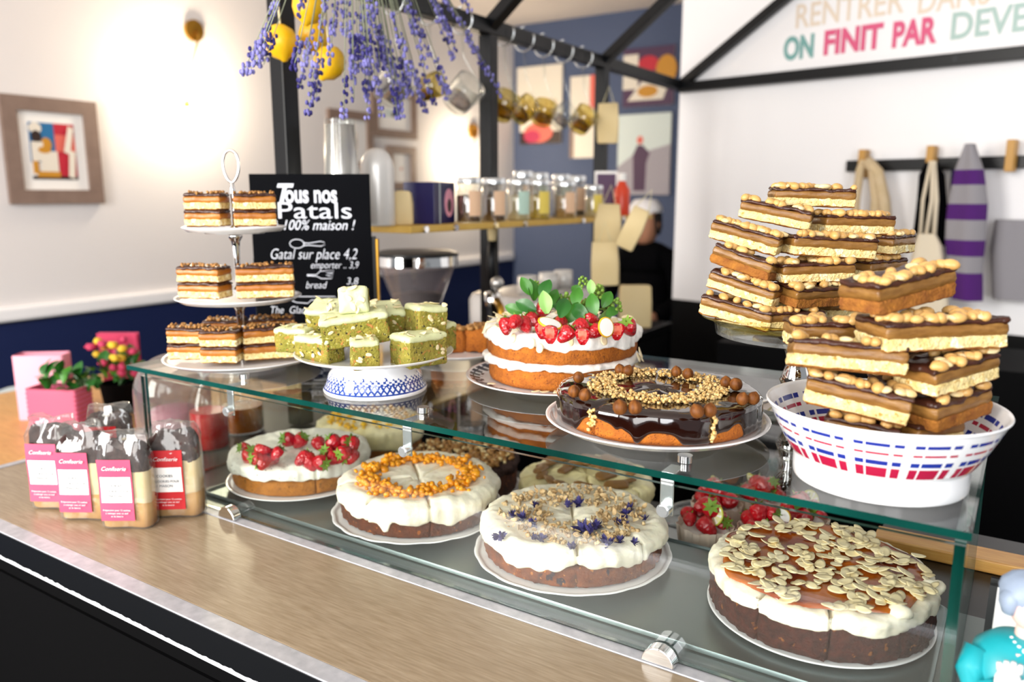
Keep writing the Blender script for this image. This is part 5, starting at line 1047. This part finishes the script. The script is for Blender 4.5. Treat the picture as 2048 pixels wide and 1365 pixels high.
# ================================================================== pictures on the slate wall at the back
BY = 5.575
def backpic(x0, x1, y0, y1, lab, prints, cat='picture'):
    a, b = ony(x0, (y0 + y1) / 2, BY), ony(x1, (y0 + y1) / 2, BY); xm = (x0 + x1) / 2; zt, zb = ony(xm, y0, BY).z, ony(xm, y1, BY).z; w_, h_ = b.x - a.x, zt - zb
    e = empty('wall_poster', ((a.x + b.x) / 2, BY, (zt + zb) / 2), 0, lab, cat)
    MB().box((0, -.008, 0), (w_, .014, h_)).obj('backing', MT['print_white'], e, smooth=False); mb = MB(); mats = []
    for k, (m, pts) in enumerate(prints):
        if MT[m] not in mats: mats.append(MT[m])
        mb.add([((u - .5) * w_, -.0155 - .0006 * k, (v - .5) * h_) for u, v in pts], [tuple(range(len(pts)))], mats.index(MT[m]))
    mb.obj('print', mats, e, smooth=False)
backpic(1237, 1342, 228, 390, 'tall poster of a person in purple standing in a pale landscape on the slate wall', [('print_sky', rc(0, 1, .0, 1)), ('print_grey', [(0, 0), (1, 0), (1, .62), (.6, .55), (.3, .5), (0, .35)]), ('print_purple', [(.32, .05), (.55, .05), (.56, .4), (.62, .52), (.48, .62), (.38, .62), (.3, .5)]), ('print_coral', ov(.43, .68, .06, .05))])
backpic(1248, 1350, 95, 212, 'poster with red and orange food shapes high on the slate wall', [('print_purple', rc(0, 1, 0, 1)), ('print_white', rc(.0, .3, .3, .9)), ('print_red', ov(.5, .72, .2, .14)), ('print_gold', ov(.85, .6, .2, .25)), ('print_white', [(.1, .1), (.8, .1), (.9, .35), (.4, .45)]), ('print_gold', ov(.5, .25, .2, .1))])
backpic(1036, 1126, 132, 236, 'plain cream panel on the slate wall behind the hanging mugs', [('print_white', rc(.0, 1, .0, 1)), ('canvas_cream', rc(.1, .9, .2, .35))])
backpic(1042, 1124, 238, 288, 'pink and cream panel on the slate wall below the hanging mugs', [('print_dark', rc(0, 1, 0, .5)), ('print_white', rc(0, .9, .5, 1)), ('print_coral', ov(.45, .45, .35, .4)), ('flower_pink', ov(.3, .3, .2, .25))])
backpic(1142, 1198, 152, 316, 'narrow cream panel on the slate wall left of the right post', [('print_white', rc(0, 1, 0, 1)), ('print_coral', rc(.7, 1, .6, 1)), ('frame_taupe', rc(0, .15, 0, .4))])
# ================================================================== coat rack
e = empty('coat_rack', onw(1850, 332, .02), wa, 'black wall rail with wooden pegs on the white wall', 'coat rack')
L0, L1 = onw(1694, 334, .02), onw(2060, 322, .02)
def lw(p): return Matrix.Rotation(-wa, 4, 'Z') @ (Vector(p) - e.location)
a, b_ = lw(L0), lw(L1); MB().box((a + b_) / 2, (b_.x - a.x, .022, .042)).obj('rail', MT['black_metal'], e, smooth=False, bev=.002)
for px, py in ((1727, 328), (1863, 322), (2023, 312)):
    c = lw(onw(px, py, .055)); MB().box((c.x, c.y, c.z), (.026, .05, .105), None).obj('peg', MT['peg_wood'], e, smooth=False, bev=.003)
def hung(name, lab, cat, pts, thick, m, seed, group=None, off=.09, parts=()):
    """cloth hanging on the wall: pts = outline columns (px_left, px_right, py), modelled as a folded, thick drape"""
    c0 = onw((pts[0][0] + pts[0][1]) / 2, pts[0][2], off); e2 = empty(name, c0, wa, lab, cat, group); rows = []
    for (xl, xr, y) in pts:
        pl, pr_ = onw(xl, y, off), onw(xr, y, off); rows.append(((pl + pr_) / 2 - c0, (pr_ - pl).length / 2))
    n = 20; vs = []; fs = []
    for k, (c, hw) in enumerate(rows):
        q = Matrix.Rotation(-wa, 3, 'Z') @ c
        for i in range(n):
            t = 2 * PI * i / n; f = 1 + .3 * math.sin(3 * t + seed + k * .2)
            vs.append((q.x + hw * math.cos(t), thick * math.sin(t) * f, q.z))
    for k in range(len(rows) - 1):
        for i in range(n): fs.append((k * n + i, (k + 1) * n + i, (k + 1) * n + (i + 1) % n, k * n + (i + 1) % n))
    fs.append(tuple(range(n))); fs.append(tuple(reversed([(len(rows) - 1) * n + i for i in range(n)])))
    mats = m if isinstance(m, list) else [m]; mi = [(k % len(mats)) for k in range(len(rows) - 1) for i in range(n)] + [0, (len(rows) - 2) % len(mats)]
    MB().add(vs, fs, mi).obj('cloth', [MT[x] for x in mats], e2, sharp=60); return e2
def strap(e2, pts, r, m, off=.12):
    MB().tube([Matrix.Rotation(-wa, 3, 'Z') @ (onw(x, y, off) - e2.location) for x, y in pts], r, 8).obj('strap', MT[m], e2)
t = hung('tote_bag', 'beige canvas tote bag hanging by wide straps at the left of the coat rack', 'bag', [(1700, 1782, 470), (1690, 1790, 520), (1685, 1795, 620)], .03, 'canvas_beige', 1)
strap(t, [(1708, 480), (1712, 400), (1720, 340), (1729, 322)], .016, 'canvas_beige'); strap(t, [(1776, 480), (1768, 400), (1755, 345), (1733, 322)], .022, 'canvas_beige'); strap(t, [(1744, 480), (1752, 400), (1745, 335)], .018, 'canvas_beige')
hung('black_bag', 'black cloth bag hanging from the middle peg of the coat rack', 'bag', [(1852, 1876, 325), (1838, 1890, 350), (1834, 1894, 400), (1828, 1898, 450), (1822, 1896, 490)], .02, 'cloth_black', 3, off=.115)
t = hung('tote_bag', 'cream tote bag with long thin straps hanging in front of the black bag', 'bag', [(1836, 1872, 468), (1828, 1884, 490), (1818, 1890, 540), (1812, 1898, 600), (1812, 1900, 640)], .025, 'canvas_cream', 2, off=.19)
strap(t, [(1840, 475), (1846, 400), (1862, 322)], .006, 'canvas_cream', .17); strap(t, [(1868, 475), (1873, 400), (1868, 322)], .008, 'canvas_cream', .17); strap(t, [(1852, 472), (1864, 400), (1866, 330)], .007, 'canvas_cream', .18)
hung('striped_scarf', 'purple and grey striped scarf hanging on the coat rack', 'scarf', [(1932, 1950, 288), (1910, 1968, 340), (1904, 1972, 370), (1896, 1976, 408), (1892, 1974, 440), (1890, 1972, 480), (1892, 1968, 512), (1898, 1966, 545), (1904, 1966, 600)], .035, ['cloth_grey', 'cloth_purple'], 4, off=.16)
hung('grey_scarf', 'navy scarf edge hanging behind the striped scarf', 'scarf', [(1903, 1918, 340), (1900, 1922, 370), (1898, 1926, 470), (1900, 1922, 520)], .014, 'cloth_navy', 2, off=.06)
hung('pale_cloth', 'pale grey cloth hanging at the right end of the coat rack', 'cloth', [(1990, 2060, 440), (1980, 2066, 500), (1984, 2070, 600)], .03, 'cloth_grey', 1, off=.06)
q = MB().ring(rrect(.12, .05, .008, 3), [(.002, 0), (0, .004), (.001, .09), (.004, .15), (.009, .155)], .003, 30, 5).obj('paper_bag', MT['kraft'], None, (0, 0, 0), (0, 0, YAW))
p = onz(1266, 664, 1.1005); q.location = (max(p.x, -.95), p.y, 1.1005); q.location = at(1268, 664, 2.94); q.location.z = 1.1005
tag(q, 'upright cream paper bag on the back cabinet behind the layered sponge', 'bag')
# ================================================================== person in black at the back
def skin_body(name, pts, edges, m, parent, lvl=2):
    me = bpy.data.meshes.new(name); me.from_pydata([p[0] for p in pts], edges, []); me.materials.append(m)
    o = bpy.data.objects.new(name, me); COL.objects.link(o); o.parent = parent
    s = o.modifiers.new('skin', 'SKIN'); s.use_smooth_shade = True
    for i, p in enumerate(pts):
        r = p[1] if isinstance(p[1], tuple) else (p[1], p[1]); me.skin_vertices[0].data[i].radius = r
        me.skin_vertices[0].data[i].use_root = (i == 0)
    sub(o, lvl); return o
pp = at(1292, 500, 4.3); pe = empty('person', (pp.x, pp.y, 0), YAW - .65, 'person in black clothes and a white cap standing beyond the right post, facing left', 'person')
H0 = 1.44
B = [((0, 0, .86), (.15, .12)), ((0, 0, 1.02), (.14, .11)), ((0, -.01, 1.18), (.17, .12)), ((0, 0, 1.26), (.12, .09)), ((0, -.015, 1.33), (.05, .05)),
     ((.17, 0, 1.235), .065), ((.22, -.02, 1.02), .052), ((.17, -.2, .96), .042), ((-.17, 0, 1.235), .065), ((-.22, -.02, 1.02), .052), ((-.17, -.2, .96), .042),
     ((.09, 0, .78), .09), ((.1, -.02, .46), .062), ((.1, .02, .09), .045), ((.1, -.12, .035), .035), ((-.09, 0, .78), .09), ((-.1, -.02, .46), .062), ((-.1, .02, .09), .045), ((-.1, -.12, .035), .035)]
skin_body('clothed_body', B, [(0, 1), (1, 2), (2, 3), (3, 4), (3, 5), (5, 6), (6, 7), (3, 8), (8, 9), (9, 10), (0, 11), (11, 12), (12, 13), (13, 14), (0, 15), (15, 16), (16, 17), (17, 18)], MT['cloth_black'], pe)
def headm(s): return MB().lathe([(.0005, -.115), (.03, -.112), (.052, -.09), (.066, -.05), (.074, 0), (.077, .04), (.07, .08), (.045, .105), (.0005, .115)], 28, disp=lambda a, r, z, k: (r * (1.12 if abs(math.sin(a)) > .6 else 1), z), M=Matrix.Scale(s, 4))
hd = headm(1).ball((0, -.088, -.012), (.012, .018, .016), 10).ball((.076, 0, -.01), (.01, .018, .03), 8).ball((-.076, 0, -.01), (.01, .018, .03), 8).obj('head', MT['skin'], pe, (0, -.02, 1.435))
for x in (-.03, .03): MB().ball((x, -.078, .012), (.012, .008, .007), 10).obj('eye', MT['print_dark'], hd)
MB().ball((0, -.08, -.052), (.022, .008, .006), 10).obj('mouth', MT['print_coral'], hd)
MB().lathe([(.0005, .1), (.06, .09), (.084, .04), (.086, -.02), (.078, -.06), (.07, -.06), (.07, .03)], 24, disp=lambda a, r, z, k: (r, z + (.06 if math.sin(a) < -.4 and z < .03 else 0))).obj('hair', MT['dark_hair'], hd, (0, .012, 0))
MB().lathe([(.0005, .128), (.06, .122), (.088, .085), (.092, .06), (.088, .055)], 28).sheet(lambda u, v: Vector(((u - .5) * .16, -.08 - .075 * v * (1 - (2 * u - 1) ** 2) ** .5, .06 - .02 * v)), 10, 4).obj('cap', MT['hat_white'], hd)
for sx in (-1, 1):
    h = MB().ball((0, 0, 0), (.022, .04, .036), 12)
    for k in range(4): h.tube([(-.016 + .011 * k, -.02, -.005), (-.018 + .012 * k, -.062 - .006 * (k in (1, 2)), -.012), (-.016 + .011 * k, -.085 - .008 * (k in (1, 2)), -.035)], [.0085, .0078, .0065], 8)
    h.tube([(-.018 * sx, -.01, .01), (-.034 * sx, -.045, .012), (-.03 * sx, -.065, 0)], [.010, .009, .007], 8); h.obj('hand', MT['skin'], pe, (.17 * sx, -.235, .955))
# ================================================================== right front: figurine and card stand
fp = at(2056, 1250, .735); fz = 1.0505
fg = empty('figurine', (fp.x, fp.y, fz), YAW - .25, 'small figurine of a smiling grey haired woman in a turquoise coat at lower right', 'figurine')
def fd(a, r, z, k): return (r * (1 + .18 * abs(math.cos(a)) - .1 * abs(math.sin(a))), z)
MB().lathe([(.0005, 0), (.036, 0), (.039, .006), (.038, .04), (.041, .07), (.040, .095), (.036, .112), (.024, .124), (.013, .128), (.0005, .128)], 36, disp=fd).obj('coat', MT['turquoise'], fg)
MB().tube([(-.036, .0, .108), (-.044, -.008, .09), (-.042, -.026, .078), (-.030, -.036, .092)], [.015, .0145, .013, .010], 12).obj('sleeve', MT['turquoise'], fg)
MB().tube([(.036, .0, .108), (.052, -.006, .085), (.046, -.024, .06), (.02, -.04, .05)], [.015, .0145, .013, .010], 12).obj('sleeve', MT['turquoise'], fg)
gl = MB().ball((-.026, -.041, .103), (.011, .007, .013), 14)
for k in range(4): gl.tube([(-.033 + .005 * k, -.042, .113), (-.035 + .0057 * k, -.043, .121 + .002 * (k in (1, 2)))], [.0030, .0022], 8)
gl.tube([(-.018, -.043, .100), (-.012, -.045, .107)], [.0034, .0025], 8); gl.obj('white_glove', MT['hat_white'], fg)
MB().ring(rrect(.036, .014, .006, 4), [(.002, 0), (0, .003), (0, .02), (.003, .024)], M=Matrix.Translation((-.004, -.048, .030))).tube([(-.014, -.048, .052), (-.004, -.048, .066), (.008, -.048, .052)], .002, 6).obj('handbag', MT['hat_white'], fg)
nk = MB().cyl((0, 0, .122), (0, -.002, .142), .010, 14).add([(-.016, -.024, .121), (.016, -.024, .121), (0, -.040, .092)], [(0, 2, 1)]); nk.obj('neck', MT['skin_pink'], fg)
for i in range(11): t = PI * i / 10; MB().ball((.014 * math.cos(t), -.006 - .019 * math.sin(t), .126 - .004 * math.sin(t)), .0024, 8).obj('pearl', MT['porcelain'], fg)
fh_ = MB().ball((0, -.004, .158), (.0185, .019, .0225), 20).ball((0, -.024, .156), (.0034, .0045, .005), 8).obj('head', MT['skin_pink'], fg)
for x in (-.0072, .0072): MB().ball((x, -.0205, .162), (.0026, .0014, .0016), 8).obj('eye', MT['print_dark'], fh_)
MB().tube([(-.0065, -.0195, .150), (0, -.0222, .1475), (.0065, -.0195, .150)], .0013, 6).obj('mouth', MT['print_red'], fh_)
MB().ball((0, .004, .168), (.025, .024, .021), 18, amp=.18, f=110).ball((-.019, -.004, .162), (.009, .012, .013), 10, amp=.2, f=120).ball((.019, -.004, .162), (.009, .012, .013), 10, amp=.2, f=120).obj('hair', MT['hair_grey'], fg)
e = empty('card_holder', (.045, .975, 1.0505), YAW - .65, 'white card in a dark folding holder standing right of the glass case', 'card holder')
k1 = Matrix.Rotation(-.28, 4, 'X'); k2 = Matrix.Rotation(.28, 4, 'X')
for k, s in ((k1, 1), (k2, -1)):
    MT_ = Matrix.Translation((0, -.032 * s, 0)) @ k
    MB().box((0, 0, .058), (.085, .003, .105), MT_).obj('card', MT['paper_white'], e, smooth=False)
    mb = MB()
    for c, d in (((0, 0, .112), (.095, .006, .008)), ((0, 0, .006), (.095, .006, .008)), ((-.044, 0, .058), (.007, .006, .114)), ((.044, 0, .058), (.007, .006, .114))): mb.box(c, d, MT_)
    mb.obj('border', MT['black_metal'], e, smooth=False)
e = MB().lathe([(.0005, 0), (.03, 0), (.033, .004), (.033, .012), (.026, .015), (.02, .012), (.0005, .012)], 32).obj('wooden_dish', MT['oak_warm'], None, onz(2030, 1165, 1.0625)); tag(e, 'little round wooden dish on the oak rail behind the figurine', 'dish')
e.location = (.085, 1.278, 1.0612)
e = MB().ring(rrect(.10, .08, .02, 5), [(.004, 0), (0, .004), (.003, .03), (.015, .045), (.03, .05)], .006, 25, 6).obj('folded_cloth', MT['cloth_grey'], None, onz(2042, 930, 1.1)); tag(e, 'crumpled grey cloth at the right edge beyond the patterned bowl', 'cloth')
e.location = (.20, 1.38, 1.0505)
